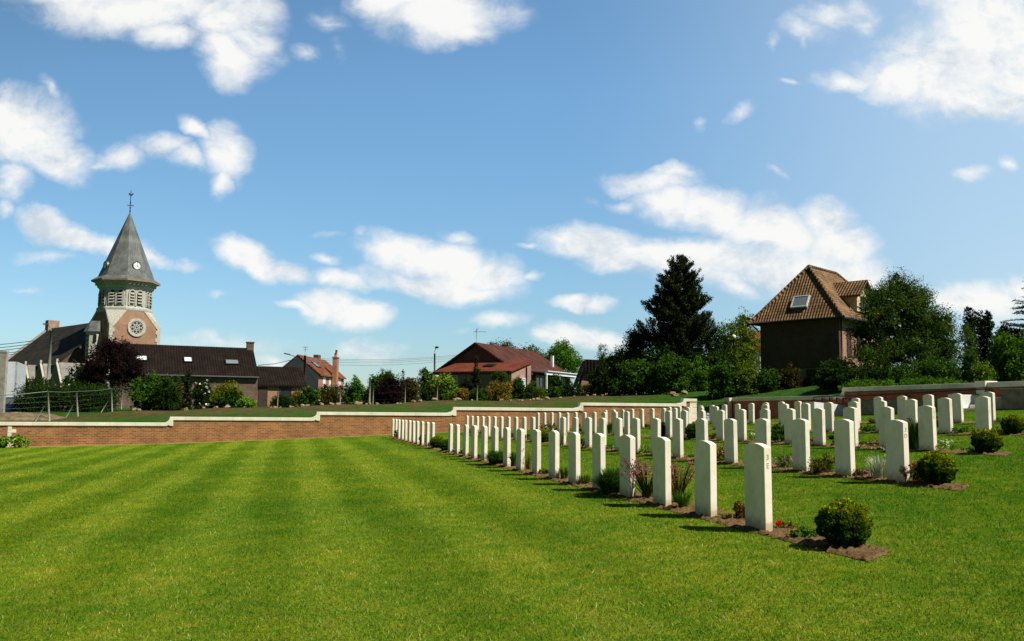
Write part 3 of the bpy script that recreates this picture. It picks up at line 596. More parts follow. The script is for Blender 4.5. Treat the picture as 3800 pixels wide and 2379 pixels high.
# ------------------------------------------------------------------ ground
def sheet(name, ws, rs, hfun, mat, keep=None):
    Wg, Rg = np.meshgrid(ws, rs); Z = hfun(Wg, Rg); V = np.stack([Wg, Rg, Z], -1).reshape(-1, 3); nw = len(ws); nr = len(rs)
    i, j = np.meshgrid(np.arange(nw-1), np.arange(nr-1)); a = (j*nw+i).ravel(); Fc = np.stack([a, a+1, a+nw+1, a+nw], 1)
    if keep is not None:
        c = V[Fc].mean(1); Fc = Fc[keep(c[:, 0], c[:, 1])]
    o = link(name, npmesh(name, V, Fc, smooth=True), mat); o['kind'] = 'structure'; return o
ws = np.concatenate([np.arange(-46, -14, 1.0), np.arange(-14, 22.5, .35), [22.5]]); rs = np.concatenate([np.arange(-16, 43.2, .35), [43.3]])
sheet('lawn', ws, rs, HL, M['lawn'])
ge = lambda a, b, k: a+(b-a)*((np.exp(np.linspace(0, 4, k))-1)/(math.exp(4)-1))
ws = np.concatenate([-ge(46, 1800, 26)[::-1], np.arange(-45, 22, 1.0), [22.5, 22.7], np.arange(23.5, 70, 1.1), ge(71, 1800, 26)])
rs = np.concatenate([-ge(16, 1200, 18)[::-1], np.arange(-15, 43, 1.5), [43.25, 43.5], np.arange(44, 76, .6), np.arange(77, 130, 2), ge(131, 2600, 26)])
sheet('field', ws, rs, HF, M['field'], lambda w, r: ~((w > -46) & (w < 22.5) & (r > -16) & (r < 43.25)))
# mown grass blades standing on the lawn near the viewer
ROWW = [4.357, 7.741, 11.156, 14.536, 17.871]; ROWN = [7.675, 10.15, 13.832, 16.31, 19.881]; ROWQ = [28.254, 28.561, 28.85, 28.986, 29.077]
NN = [16, 14, 11, 9, 6]; SP = 1.1528
def rowr(j, x, off=0.): return PW(x, 1600, ROWW[j]+off).y
BEDS = []
bnear = [ROWN[0]-1.64, rowr(1, 3473)-.5, rowr(2, 3662)-.5, rowr(3, 3762)-.55, ROWN[4]-1.6]
bfar = [rowr(0, 1624)-.45, rowr(1, 2017)-.45, 27.3, 27.4, 27.6]
for j in range(5):
    BEDS.append((ROWW[j]-.12, ROWW[j]+.30, bnear[j], ROWN[j]+(NN[j]-1)*SP+1.5)); BEDS.append((ROWW[j]-.12, ROWW[j]+.28, bfar[j], ROWQ[j]+10*SP+.9))
def grassblades(n):
    rho = 2.2*np.exp(NR.random(n)**.88*math.log(48/2.2)); az = AZ+math.radians(1)+(NR.random(n)*2-1)*math.radians(39)
    w = rho*np.sin(az); r = rho*np.cos(az); k = (w > -40) & (w < 22.3) & (r < 42.7) & (NR.random(n) < np.clip((50-rho)/30, .0, 1))
    for a, b, c, d in BEDS: k &= ~((w > a+.02*np.sin(r*9)) & (w < b+.03*np.sin(r*7+1)) & (r > c+.03*np.sin(w*30)+(w-a)*.75) & (r < d))
    w, r, rho = w[k], r[k], rho[k]; n = len(w); z = HL(w, r); s = .7+rho*.055
    h = (.012+.020*NR.random(n)**1.5)*s**.55; wd = (.0018+.0016*NR.random(n))*s; th = NR.random(n)*2*PI; ln = NR.normal(size=(n, 2))*h[:, None]*.6
    lay = np.cos((w+.25)*2*PI/1.4)*(w < 3.5); ln[:, 1] += -lay*h*.3*np.clip((r-4)/9, .1, 1)           # the mower lays neighbouring stripes over in opposite directions
    b = np.stack([w, r, z-.002], 1); s1 = np.stack([np.cos(th)*wd, np.sin(th)*wd, 0*wd], 1); tip = b+np.stack([ln[:, 0], ln[:, 1], h], 1)
    V = np.stack([b-s1, b+s1, tip], 1).reshape(-1, 3)
    return V, np.arange(3*n).reshape(n, 3), NR.random(n)
V, Fc, rn = grassblades(640000); tag(link('grass', npmesh('grass', V, Fc, rn), M['blade']), 'short mown lawn grass blades in the foreground', 'grass', kind='stuff')
# ------------------------------------------------------------------ soil beds
def bed(a, b, c, d, k):
    near_ = k in (0, 2); nr_ = int((d-c)/(.035 if near_ else .07)); nw_ = 16 if near_ else 9; rr = np.linspace(c, d, nr_); V = []
    e1 = NR.normal(size=nr_)*.018; e2 = NR.normal(size=nr_)*.02
    for i, r in enumerate(rr):
        for q in range(nw_):
            t = q/(nw_-1); r = rr[i]+(.30*t*max(0, 1-(rr[i]-c)/1.0) if k % 2 == 0 else 0); w = a+(b-a)*t+(e1[i] if q == 0 else e2[i] if q == nw_-1 else 0); V.append((w, r+(R.uniform(-.02, .02) if i in (0, nr_-1) else 0), 0))
    V = np.array(V); edge = np.zeros((nr_, nw_), bool); edge[0] = edge[-1] = True; edge[:, 0] = edge[:, -1] = True; edge = edge.ravel()
    V[:, 2] = HL(V[:, 0], V[:, 1])+np.where(edge, .006, .010+(NR.random(len(V))**2)*.036)
    i, j = np.meshgrid(np.arange(nw_-1), np.arange(nr_-1)); q = (j*nw_+i).ravel(); Fc = np.stack([q, q+1, q+nw_+1, q+nw_], 1)
    o = link('soil_bed', npmesh('soil_bed', V, Fc), M['soil']); o['kind'] = 'structure'
for k, bd in enumerate(BEDS): bed(*bd, k)
# ------------------------------------------------------------------ headstones
def stone_mesh():
    m = MB(); L, T = .38, .076; prof = [(0, -.2), (L, -.2), (L, .783)]
    for i in range(1, 16): t = i/16; prof.append((L-L*t, .783+.036*(1-(2*t-1)**2)))
    prof.append((0, .783)); m.prism([(-T/2, y, z) for y, z in prof], (T, 0, 0)); return m
def ordn(i): return ['first','second','third','fourth','fifth','sixth','seventh','eighth','ninth','tenth','eleventh','twelfth','thirteenth','fourteenth','fifteenth','sixteenth'][i]
ROWNAME = ['row beside the open lawn', 'second row from the lawn', 'third row from the lawn', 'fourth row from the lawn', 'fifth row by the side wall']
proto = None; STON = {}
for j in range(5):
    for blk, r0, n in (('near', ROWN[j], NN[j]), ('far', ROWQ[j], 11)):
        for i in range(n):
            r = r0+i*SP; w = ROWW[j]; z = hl(w, r)+.0
            if proto is None: proto = o = stone_mesh().build('headstone', M['portland'], None, bevel=.005)
            else: o = proto.copy(); COL.objects.link(o)
            o.location = (w+R.uniform(-.006, .006), r+R.uniform(-.008, .008), z+R.uniform(-.006, .006)); o.rotation_euler = (R.uniform(-.006, .006), R.uniform(-.008, .008), R.uniform(-.02, .02))
            lab = ('white headstone, %s from the near end of the %s' % (ordn(i), ROWNAME[j])) if blk == 'near' else ('distant white headstone, %s from the gap in the %s' % (ordn(i), ROWNAME[j]))
            if i == n-1 and blk == 'far': lab = 'distant white headstone nearest the back wall in the %s' % ROWNAME[j]
            tag(o, lab, 'headstone', 'white headstones in straight rows'); STON[(j, blk, i)] = o
def letters(stone, txt, zc, size=.072):
    cu = bpy.data.curves.new('lettering', 'FONT'); cu.body = txt; cu.size = size; cu.extrude = .0008; cu.align_x = 'CENTER'; cu.align_y = 'CENTER'
    t = bpy.data.objects.new('tmp', cu); COL.objects.link(t); bpy.context.view_layer.update()
    me = bpy.data.meshes.new_from_object(t.evaluated_get(bpy.context.evaluated_depsgraph_get())); bpy.data.objects.remove(t)
    for v in me.vertices: x, y, zz = v.co; v.co = (x*.85, -.0012-zz, y+zc)
    o = link('lettering', me, M['engrave'], stone); o['label'] = 'row mark "%s" cut in the end face' % txt
for j, ch in ((0, 'E'), (1, 'D'), (2, 'C')):
    letters(STON[(j, 'near', 0)], '3', .69); letters(STON[(j, 'near', 0)], ch, .612)
# ------------------------------------------------------------------ back wall with stepped coping
def ap(w, z): return (w, WALL_R, z)
bw = empty('brick_wall', (0, WALL_R, -1.3), 'long red brick back wall with pale stepped coping behind the graves', 'wall')
wl = CW0-5*CSEG; WEND = 20.49
steps_ = []                                    # (w of riser, z below, z above)
lev = [CZ[0]-.267*k for k in (5, 4, 3, 2, 1)]
for k in range(5): pass
zs = [CZ[0]]*1
ris = [CW0+CSEG*k for k in range(4)]+[19.73]
segs = [(wl, ris[0], CZ[0])]+[(ris[k], ris[k+1], CZ[k+1]) for k in range(4)]+[(ris[4], WEND, CZ[5])]
TH = .155
top = [(wl, CZ[0])]; bot = [(wl, CZ[0]-TH)]
for k in range(5):
    w = ris[k]; z1 = segs[k][2]; z2 = segs[k+1][2]; rr = z2-z1
    for i in range(0, 7): t = i/6*PI/2; top.append((w-rr*1.05+rr*1.05*math.sin(t), z1+rr*.92*(1-math.cos(t))))
    top.append((w, z2)); rx = w+.15
    bot += [(w-rr*.8, z1-TH), (w-rr*.35, z1-TH+.01), (w-.06, z1-TH+.05), (w+.02, z1-TH+.01), (rx, z1-TH), (rx, z2-TH)]
top.append((WEND, CZ[5])); bot.append((WEND, CZ[5]-TH))
MB().prism([ap(w, z) for w, z in top]+[ap(w, z) for w, z in bot[::-1]], (0, .40, 0)).build('coping', M['coping'], bw, bevel=.012)
def baseZ(w): return hl(w, 43.1)-.35
bt = [(w, z+.02) for w, z in bot]; bt[0] = (wl, bt[0][1]); bt[-1] = (WEND-.05, bt[-1][1])
low = [(w, baseZ(w)) for w in np.arange(wl, WEND-.05, 3)]+[(WEND-.05, baseZ(WEND))]
MB().prism([(w, WALL_R+.05, z) for w, z in bt]+[(w, WALL_R+.05, z) for w, z in low[::-1]], (0, .30, 0)).build('brickwork', M['wallbrick'], bw)
for wc, sgn in ((-12.0, 1), (WEND, -1)):
    q = MB(); zt = CZ[0] if sgn > 0 else CZ[5]; zb = hl(wc, 43.1)-.2; z = zt-TH; i = 0
    while z > zb:
        h = .16 if sgn > 0 else .30; wd = (.34 if i % 2 else .16) if sgn > 0 else (.62 if i % 2 else .40)
        q.box((wc+sgn*wd/2+(0 if sgn > 0 else 0), WALL_R+.19, z-h/2+.0), (wd, .30+.01, h-.012)); z -= h; i += 1
    q.build('quoin', M['coping'], bw, bevel=.008)
# side wall running towards the viewer
sw = empty('brick_wall', (WALL_W, 30, -.2), 'red brick side wall with pale coping and grey plinth right of the graves', 'wall')
RS = PW(3130, 1470, WALL_W).y; RP = PW(3667, 1430, WALL_W).y
zu, zl_ = 1.10, .79; TH2 = .17
def bx(m, w0, w1, r0, r1, z0, z1): return m.box(((w0+w1)/2, (r0+r1)/2, (z0+z1)/2), (abs(w1-w0), abs(r1-r0), abs(z1-z0)))
m = MB(); x0 = WALL_W-.05
prof = [(43.3, zl_), (RS+.32, zl_)]+[(RS+.32-.32*math.sin(t), zl_+(zu-zl_)*.92*(1-math.cos(t))) for t in (.4, .8, 1.2, 1.5)]+[(RS, zu), (5, zu-.04), (5, zu-.04-TH2), (RS-.14, zu-TH2), (RS-.14, zl_-TH2), (43.3, zl_-TH2)]
m.prism([(x0, r, z) for r, z in prof][::-1], (.42, 0, 0)); m.build('coping', M['coping'], sw, bevel=.012)
m = MB(); prof = [(43.25, zl_-TH2+.01), (RS-.10, zl_-TH2+.01), (RS-.10, zu-TH2-.03), (5, zu-TH2-.03), (5, -.3), (30, -.6), (43.25, -.8)]
m.prism([(WALL_W, r, z) for r, z in prof][::-1], (.30, 0, 0)); m.build('brickwork', M['redbrick'], sw)
m = MB(); zp = PW(3196, 1486, WALL_W).z
m.prism([(WALL_W-.06, r, z) for r, z in ((RS-.3, zp), (RP+.2, zp+.02), (RP+.2, -.35), (RS-.3, -.5))], (.08, 0, 0)); m.build('plinth', M['plinth'], sw, bevel=.01)
m = MB()
for i in range(5):
    d = .42 if i % 2 == 0 else .30; bx(m, WALL_W-.12, WALL_W+.1, RP-.0, RP+d, zu-TH2-.02-(i+1)*.2, zu-TH2-.03-i*.2)
bx(m, WALL_W-.14, WALL_W+.36, RP-.02, RP+.46, zu-TH2+.0, zu+.035); m.build('pier', M['coping'], sw, bevel=.008)
rw = empty('retaining_block', (22.1, 18, .2), 'dark weathered stone block at the foot of the side wall, far right', 'stone block')
zt = PW(3720, 1443, 21.95).z; m = MB(); rb = PW(3715, 1480, 21.95).y
bx(m, 21.95, WALL_W-.062, 9, rb, -.3, zt); m.build('block', M['plinth'], rw, bevel=.015)
m = MB(); bx(m, 22.1, WALL_W-.062, rb+.004, rb+.75, -.3, PW(3695, 1474, 22.1).z); m.build('end_stone', M['concrete'], rw, bevel=.015)
# steps with white cheek walls
st = empty('stone_steps', (21.6, 26, -.1), 'short flight of pale stone steps against the side wall', 'steps')
rc = PW(3630, 1480, WALL_W-.15).y; lw = PR(3541, 1470, rc); rwp = PR(3628, 1470, rc); gz = hl(21.5, rc)
m = MB(); zt = PR(3600, 1465, rc).z; bx(m, lw.x, WALL_W-.06, rc, rc+.3, gz-.3, zt); m.build('cheek_wall', M['white'], st, bevel=.008)
m = MB()
for i in range(4): bx(m, lw.x+.25+i*.32, WALL_W-.062, rc-.75, rc-.004, gz-.3, gz+(zt-gz)*(i+1)/4.6)
m.build('steps', M['coping'], st, bevel=.01)
rp = empty('ramp_wall', (20, 33, -.2), 'low white stone wall sloping down to the side wall', 'low wall')
ra = PW(3138, 1520, WALL_W-.1).y; a = PR(3021, 1492, ra); b = PR(3138, 1504, ra); g0 = hl(a.x, ra)-.3
MB().prism([(a.x, ra, a.z), (a.x, ra, g0), (WALL_W-.06, ra, g0), (WALL_W-.06, ra, b.z)], (0, .9, 0)).build('slab', M['white'], rp, bevel=.01)
hr = empty('handrail', (22.2, 30, .5), 'black iron handrail on brackets along the side wall', 'handrail')
pts = [PW(x, y, 22.28) for x, y in ((3020,1474),(3055,1471),(3100,1469),(3128,1470),(3175,1469.5),(3300,1463),(3420,1456),(3540,1449),(3668,1443.5),(3680,1447),(3686,1456))]
MB().tube(pts, .022, 8).build('rail', M['iron'], hr)
m = MB()
for x, y in ((3019,1474),(3050.5,1471),(3078.6,1470),(3105,1470),(3128,1470),(3151.5,1470.5),(3174.7,1470),(3269,1465),(3361.7,1459.5),(3456.6,1454),(3557.4,1448.5),(3657,1444)):
    p = PW(x, y, 22.28); q = p-Vector((0, 0, .11)); m.tube([p, q, q+Vector((.20, 0, 0))], .018, 6); m.box((q.x-.0, q.y, q.z), (.05, .07, .07))
    if x < 3140: m.tube([q, (q.x, q.y, hl(22.2, q.y)+.0)], .018, 6)
m.build('bracket', M['iron'], hr)
# gate between the walls
gp = empty('gate_pier', (WALL_W-.1, 43.3, 0), 'pale stone gate pier at the far end of the side wall', 'pier')
m = MB(); bx(m, WALL_W-.19, WALL_W-.055, 43.1, 43.6, -.9, .61); m.build('shaft', M['coping'], gp, bevel=.01)
m = MB(); bx(m, WALL_W-.22, WALL_W-.055, 43.06, 43.64, .612, .80); m.build('cap', M['coping'], gp, bevel=.01)
gt = empty('iron_gate', (21.4, 43.4, -.6), 'black wrought iron gate between the back wall and side wall', 'gate')
m = MB(); z0 = hl(21.4, 43)-.0
for w in (20.56, 21.45, 22.2): m.tube([(w, 43.4, z0-.2), (w, 43.4, z0+.95)], .022, 6)
for z in (.12, .55, .92): m.tube([(20.56, 43.4, z0+z), (22.2, 43.4, z0+z)], .016, 6)
m.build('frame', M['iron'], gt)
m = MB()
for i in range(1, 12):
    w = 20.56+i*.137; m.tube([(w, 43.4, z0+.12), (w, 43.4, z0+.92)], .008, 5)
for i in range(4): m.ring((20.8+i*.4, 43.4, z0+.34), (0, -1, 0), .12, .09, .02, 16)
m.build('scrollwork', M['iron'], gt); m = MB(); m.sphere((21.45, 43.4, z0+1.22), (.05, .05, .12)); m.tube([(21.45, 43.4, z0+.9), (21.45, 43.4, z0+1.2)], .015, 6); m.build('finial', M['iron'], gt)
# ------------------------------------------------------------------ planting in the beds
def at_row(j, x, off=.1, yg=1650):
    w = ROWW[j]+off; r = PW(x, yg, w).y; return Vector((w, r, hl(w, r)))
def boxball(j, x, rad, label, r_off=.1, pal='box'):
    p = at_row(j, x, r_off); n = 9500 if j == 0 and x > 3000 else 5200
    d = unit(n); q = NR.random(n)**.25; bumps = 1+.10*np.sin(d[:, 0]*9+j)*np.cos(d[:, 1]*8)+.05*np.sin(d[:, 2]*13+2*j)
    P = d*(rad*(.82+.2*q)*bumps)[:, None]*np.array([1, 1, .92]); P[:, 2] += rad*.93
    out = (q > .45)*np.clip(d[:, 2]*.9+.5+.25*d[:, 0], 0, 1)      # yellow spring growth sits on the upper outside
    rn = np.clip(NR.random(n)*.4+out*.75*NR.random(n)**.6, 0, 1)
    k = P[:, 2] > .01; P, d, rn, q = P[k], d[k], rn[k], q[k]; near_ = j == 0 and x > 3000
    dirs = d+unit(len(d))*.7; V, Fc, rn = leafquads(P, .023 if near_ else .032, .62, .15, rnd=rn, dirs=dirs)
    e = empty('box_bush', p, label, 'bush', 'clipped box bushes at the ends of the beds'); link('foliage', npmesh('foliage', V, Fc, rn), LM[pal], e)
    m = MB(); m.sphere(p+Vector((0, 0, rad*.92)), (rad*.70, rad*.70, rad*.66)); m.tube([p-Vector((0, 0, .05)), p+Vector((0, 0, rad*.4))], rad*.12, 6); m.build('core', M['black'], e); return e  # black ball added inside, standing in for the shade between the leaves
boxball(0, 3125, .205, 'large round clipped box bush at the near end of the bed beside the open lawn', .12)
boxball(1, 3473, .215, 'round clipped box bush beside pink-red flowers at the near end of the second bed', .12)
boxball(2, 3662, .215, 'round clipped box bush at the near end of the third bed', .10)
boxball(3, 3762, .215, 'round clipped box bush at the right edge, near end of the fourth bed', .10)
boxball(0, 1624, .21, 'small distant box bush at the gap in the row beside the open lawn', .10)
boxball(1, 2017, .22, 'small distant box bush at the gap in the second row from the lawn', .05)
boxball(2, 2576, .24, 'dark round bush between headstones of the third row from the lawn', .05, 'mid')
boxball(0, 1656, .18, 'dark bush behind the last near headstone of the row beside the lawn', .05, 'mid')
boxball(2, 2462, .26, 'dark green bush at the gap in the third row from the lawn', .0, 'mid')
def tuft(j, x, H, spread, n, wd, pal, label, cat='plant', name='leafy_plant', curve=.6, up=.7, off=.1, flowers=None, base=.06):
    p = at_row(j, x, off); V, Fc, rn = bladestrips(n, H, spread, wd, curve, base=base, up=up)
    if not flowers: return tag(link(name, npmesh(name, V, Fc, rn), LM[pal], None, p), label, cat)
    e = empty(name, p, label, cat); link('foliage', npmesh('foliage', V, Fc, rn), LM[pal], e)
    fp_, fn, fs, fh, fr_, stem = flowers; th = NR.random(fn)*2*PI; rr = fr_*NR.random(fn)**.5
    C = np.stack([np.cos(th)*rr, np.sin(th)*rr, fh*(.55+.45*NR.random(fn))], 1); rep = 9
    P = np.repeat(C, rep, 0)+NR.normal(size=(fn*rep, 3))*fs*.75; V, Fc, rn = leafquads(P, fs, .8, 0); link('blossoms', npmesh('blossoms', V, Fc, rn), LM[fp_], e)
    if stem:
        m = MB()
        for c in C[:60]: m.tube([p, p+Vector((c[0]*.5, c[1]*.5, c[2]*.6)), p+Vector(c)], [.006, .004, .003], 4, cap=False)
        m.build('stems', LM['redleaf'] if stem == 2 else LM['mid'], e)
    return e
def clump(j, x, wdt, H, n, leaf, pal, label, cat='plant', name='leafy_plant', flowers=None, off=.1, asp=.5, ht=None):
    p = at_row(j, x, off); lobes = [(0, 0, H*.4, wdt*.4, wdt*.34, H*.42)]+[(math.cos(a)*wdt*.28, math.sin(a)*wdt*.2, H*R.uniform(.3, .5), wdt*.24, wdt*.2, H*.34) for a in (0, 1.3, 2.5, 3.8, 5.1)]
    P, tone = clump_points(lobes, n, max(14, n//22), .018+wdt*.05, .4); P[:, 2] = np.maximum(P[:, 2], .005)
    V, Fc, rn = leafquads(P, leaf, asp, .3, rnd=tone)
    if not flowers: return tag(link(name, npmesh(name, V, Fc, rn), LM[pal], None, p), label, cat)
    e = empty(name, p, label, cat); link('foliage', npmesh('foliage', V, Fc, rn), LM[pal], e)
    fpal, fn, fs = flowers; P, tone = clump_points([(l[0], l[1], l[2]+H*.12, l[3], l[4], l[5]) for l in lobes], fn, max(8, fn//8), .02+wdt*.03, .8)
    P = P[P[:, 2] > H*.25]; V, Fc, rn = leafquads(P, fs, .85, 0); link('blossoms', npmesh('blossoms', V, Fc, rn), LM[fpal], e); return e
# row beside the lawn
p = at_row(0, 2883, .16); e = empty('begonia', p, 'single small red flower in the soil right of the nearest headstone', 'flower')
V, Fc, rn = leafquads(NR.normal(size=(60, 3))*np.array([.035, .035, .012])+np.array([0, 0, .02]), .035, .6, .2); link('foliage', npmesh('foliage', V, Fc, rn), LM['mid'], e)
V, Fc, rn = leafquads(NR.normal(size=(46, 3))*.010+np.array([0, 0, .062]), .030, .9, 0); link('blossoms', npmesh('blossoms', V, Fc, rn), LM['redf'], e)
clump(0, 2975, .24, .12, 800, .032, 'lily', 'low feathery green plant in the soil between nearest headstone and box bush', off=.06)
clump(0, 2905, .20, .05, 150, .03, 'redleaf', 'flat dark creeping plant beside the small red flower', off=.24)
clump(0, 2745, .20, .24, 420, .034, 'redleaf', 'small red-leaved rose bush behind the nearest headstone', off=.16, name='rose_bush', cat='bush')
clump(0, 2690, .20, .08, 300, .026, 'gold', 'low yellow-green plant right of the second nearest headstone', off=.06)
tuft(0, 2535, .24, .16, 150, .008, 'lily', 'green strappy tuft between the second and third nearest headstones', off=.08)
tuft(0, 2400, .30, .18, 130, .009, 'iris', 'tall bush of dusky red flowers on thin stems behind the third nearest headstone', 'flowers', 'flowering_plant', flowers=('purpf', 120, .020, .52, .34, 2), off=.12)
tuft(0, 2515, .16, .12, 40, .009, 'iris', 'spray of dusky red flower heads leaning right of the third nearest headstone', 'flowers', 'flowering_plant', flowers=('purpf', 50, .020, .52, .28, 2), off=.22)
tuft(0, 2268, .38, .42, 1100, .012, 'lily', 'big dark green arching daylily clump beside the fourth nearest headstone', curve=1.5, off=-.02, base=.12)
tuft(0, 2170, .20, .15, 120, .012, 'iris', 'green leafy tuft with a red flower left of the big daylily clump', flowers=('redf', 3, .02, .10, .1, 0), off=.08)
tuft(0, 2095, .24, .12, 130, .010, 'iris', 'upright green tuft behind the sixth nearest headstone')
clump(0, 2020, .24, .12, 260, .04, 'mid', 'low green leaves between headstones left of the upright tuft')
tuft(0, 1960, .40, .14, 50, .006, 'redleaf', 'thin red stems rising between headstones of the row beside the lawn', flowers=('purpf', 12, .016, .42, .16, 0))
tuft(0, 1905, .36, .12, 150, .014, 'iris', 'bright upright iris leaves right of the second daylily clump')
tuft(0, 1843, .34, .44, 900, .014, 'lily', 'second dark green daylily clump, middle of the row beside the lawn', curve=1.5, off=.0, base=.14)
clump(0, 1788, .26, .14, 220, .045, 'redleaf', 'low brownish plant left of the second daylily clump')
clump(0, 1750, .26, .14, 200, .045, 'tan', 'low tan plant at the foot of distant headstones beside the lawn')
clump(0, 1718, .24, .18, 260, .04, 'brown', 'small olive plant with pale flowers beside distant lawn-side headstones', flowers=('whitef', 16, .03))
clump(0, 1689, .22, .18, 240, .04, 'brown', 'small plant with cream flowers right of the first headstone past the gap', flowers=('whitef', 22, .03))
clump(0, 1576, .5, .40, 700, .055, 'mid', 'dark leafy shrub between the distant headstones beside the lawn gap', name='shrub', cat='shrub')
clump(0, 1481, .5, .46, 700, .055, 'dark', 'dark leafy shrub near the back wall end of the lawn-side row', name='shrub', cat='shrub')
clump(0, 1468, .3, .22, 240, .05, 'redleaf', 'low dark plant at the far end of the lawn-side row')
clump(0, 1600, .2, .2, 160, .045, 'brown', 'small plant with white flowers beside the last headstone before the gap', flowers=('whitef', 10, .03))
# second row
clump(1, 3405, .42, .34, 1000, .03, 'redleaf', 'pink-red flowering clump squeezed between headstone and second-row box bush', 'flowers', 'flowering_plant', flowers=('roseredf', 260, .024), off=.10)
tuft(1, 3268, .36, .20, 210, .013, 'silver', 'silvery grey-green iris leaves with pale buds in the second row', flowers=('whitef', 16, .012, .46, .16, 0), curve=.5, up=.8, base=.13)
clump(1, 3195, .26, .16, 400, .03, 'brown', 'low plant with pale pink flowers left of the silvery leaves', 'flowers', 'flowering_plant', flowers=('pinkf', 60, .022))
clump(1, 3050, .50, .33, 1300, .036, 'brown', 'rounded rose bush with small green and bronze leaves in the second row', 'bush', 'rose_bush', off=.04)
clump(1, 2908, .42, .24, 900, .03, 'mid', 'low clump of bright pink flowers in the second row', 'flowers', 'flowering_plant', flowers=('pinkf', 200, .022))
clump(1, 2770, .26, .14, 300, .04, 'lightplant', 'low yellow-green hosta behind the nearest lawn-side headstone', off=.05)
clump(1, 2680, .40, .38, 900, .035, 'lily', 'tall clump of salmon-red flowers over green leaves in the second row', 'flowers', 'flowering_plant', flowers=('roseredf', 330, .028), off=.12)
clump(1, 2560, .30, .10, 300, .04, 'mid', 'low green leaves beside a second-row headstone left of the salmon-red clump')
clump(1, 2400, .44, .26, 600, .05, 'lightplant', 'light green leafy clump between second-row headstones')
clump(1, 2262, .34, .16, 380, .045, 'bright', 'small bright green plant on bare soil in the second row')
clump(1, 2168, .36, .30, 500, .05, 'dark', 'small dark shrub between second-row headstones left of centre', name='shrub', cat='shrub')
tuft(1, 2092, .52, .30, 60, .018, 'varieg', 'yellow-white striped arching leaves at the first second-row headstone past the gap', curve=.7, off=.0)
clump(1, 1958, .45, .34, 500, .055, 'mid', 'leafy dark shrub beside the distant second-row box bush', name='shrub', cat='shrub')
clump(1, 1903, .4, .3, 360, .055, 'brown', 'small bronze-green plant between distant second-row headstones')
clump(1, 1848, .5, .45, 500, .055, 'yellowgreen', 'yellow-green shrub with white flowers amid distant second-row headstones', name='shrub', cat='shrub', flowers=('whitef', 20, .04))
clump(1, 1780, .4, .3, 380, .055, 'mid', 'small green plant before the brick wall in the second row, right one')
clump(1, 1745, .4, .3, 380, .055, 'dark', 'small dark plant before the brick wall in the second row, left one')
# third row
tuft(2, 3402, .60, .24, 420, .024, 'iris', 'tall dark iris clump with pointed buds in the third row', flowers=('darkf', 12, .022, .66, .17, 1), curve=.3, up=.85, base=.18)
clump(2, 3518, .34, .26, 260, .04, 'lightplant', 'loose white flowers right of a third-row headstone', 'flowers', 'flowering_plant', flowers=('whitef', 46, .026), off=.1)
clump(2, 3600, .40, .08, 300, .04, 'mid', 'flat green plants on dark soil left of the third-row box bush')
clump(2, 3235, .50, .16, 600, .035, 'redleaf', 'low reddish plant with pale pink flowers in the third row', 'flowers', 'flowering_plant', flowers=('pinkf', 40, .024))
clump(2, 3098, .20, .40, 420, .045, 'dark', 'narrow dark shrub beside a third-row headstone', name='shrub', cat='shrub')
clump(2, 3018, .22, .22, 260, .04, 'redleaf', 'small dark red plant between third-row headstones')
clump(2, 2893, .48, .56, 1500, .055, 'mid', 'tall glossy green shrub in the third row', name='shrub', cat='shrub')
clump(2, 2797, .36, .26, 360, .05, 'lightplant', 'white-flowered leafy plant beside a third-row headstone', 'flowers', 'flowering_plant', flowers=('whitef', 60, .035))
clump(2, 2645, .36, .22, 360, .04, 'redleaf', 'red-brown plant with pale pink flowers in the third row', 'flowers', 'flowering_plant', flowers=('pinkf', 40, .03))
tuft(2, 2264, .5, .2, 90, .035, 'iris', 'broad upright green leaves at the far block of the third row', curve=.5)
clump(2, 2230, .2, .3, 200, .05, 'brown', 'thin red-brown plant beside distant third-row headstones')
clump(2, 2156, .4, .44, 420, .055, 'dark', 'dark shrub between distant third-row headstones', name='shrub', cat='shrub')
clump(2, 2058, .5, .45, 520, .055, 'mid', 'leafy plant with a red flower spike among the distant third-row headstones', flowers=('redf', 6, .04))
clump(2, 2034, .4, .5, 420, .055, 'mid', 'dark green shrub before the brick wall in the third row', name='shrub', cat='shrub')
clump(2, 2012, .3, .42, 300, .055, 'dark', 'blackish shrub by the first third-row headstones near the wall', name='shrub', cat='shrub')
clump(2, 2320, .25, .3, 260, .05, 'brown', 'brownish plant near the gap of the third row')
# fourth and fifth rows
clump(3, 3572, .55, .14, 420, .05, 'mid', 'flat green leafy plants between fourth-row headstones, right')
clump(3, 3635, .5, .10, 360, .045, 'redleaf', 'flat reddish plants left of the nearest fourth-row headstone')
clump(3, 3710, .5, .12, 360, .045, 'brown', 'flat pale plants left of the fourth-row box bush')
clump(3, 3486, .2, .5, 420, .05, 'dark', 'tall narrow dark plant beside a fourth-row headstone')
clump(3, 3232, .46, .22, 520, .05, 'mid', 'rounded green shrub between fourth-row headstones', name='shrub', cat='shrub')
clump(3, 3205, .26, .2, 260, .045, 'gold', 'yellow-green plant left of the rounded fourth-row shrub')
clump(3, 2410, .5, .24, 340, .055, 'mid', 'low leafy plant among the distant fourth-row headstones')
clump(4, 3722, .5, .10, 260, .05, 'mid', 'flat green plant right of the nearest fifth-row headstone')
clump(4, 3245, .4, .14, 260, .05, 'redleaf', 'low red-brown plant between fifth-row headstones')
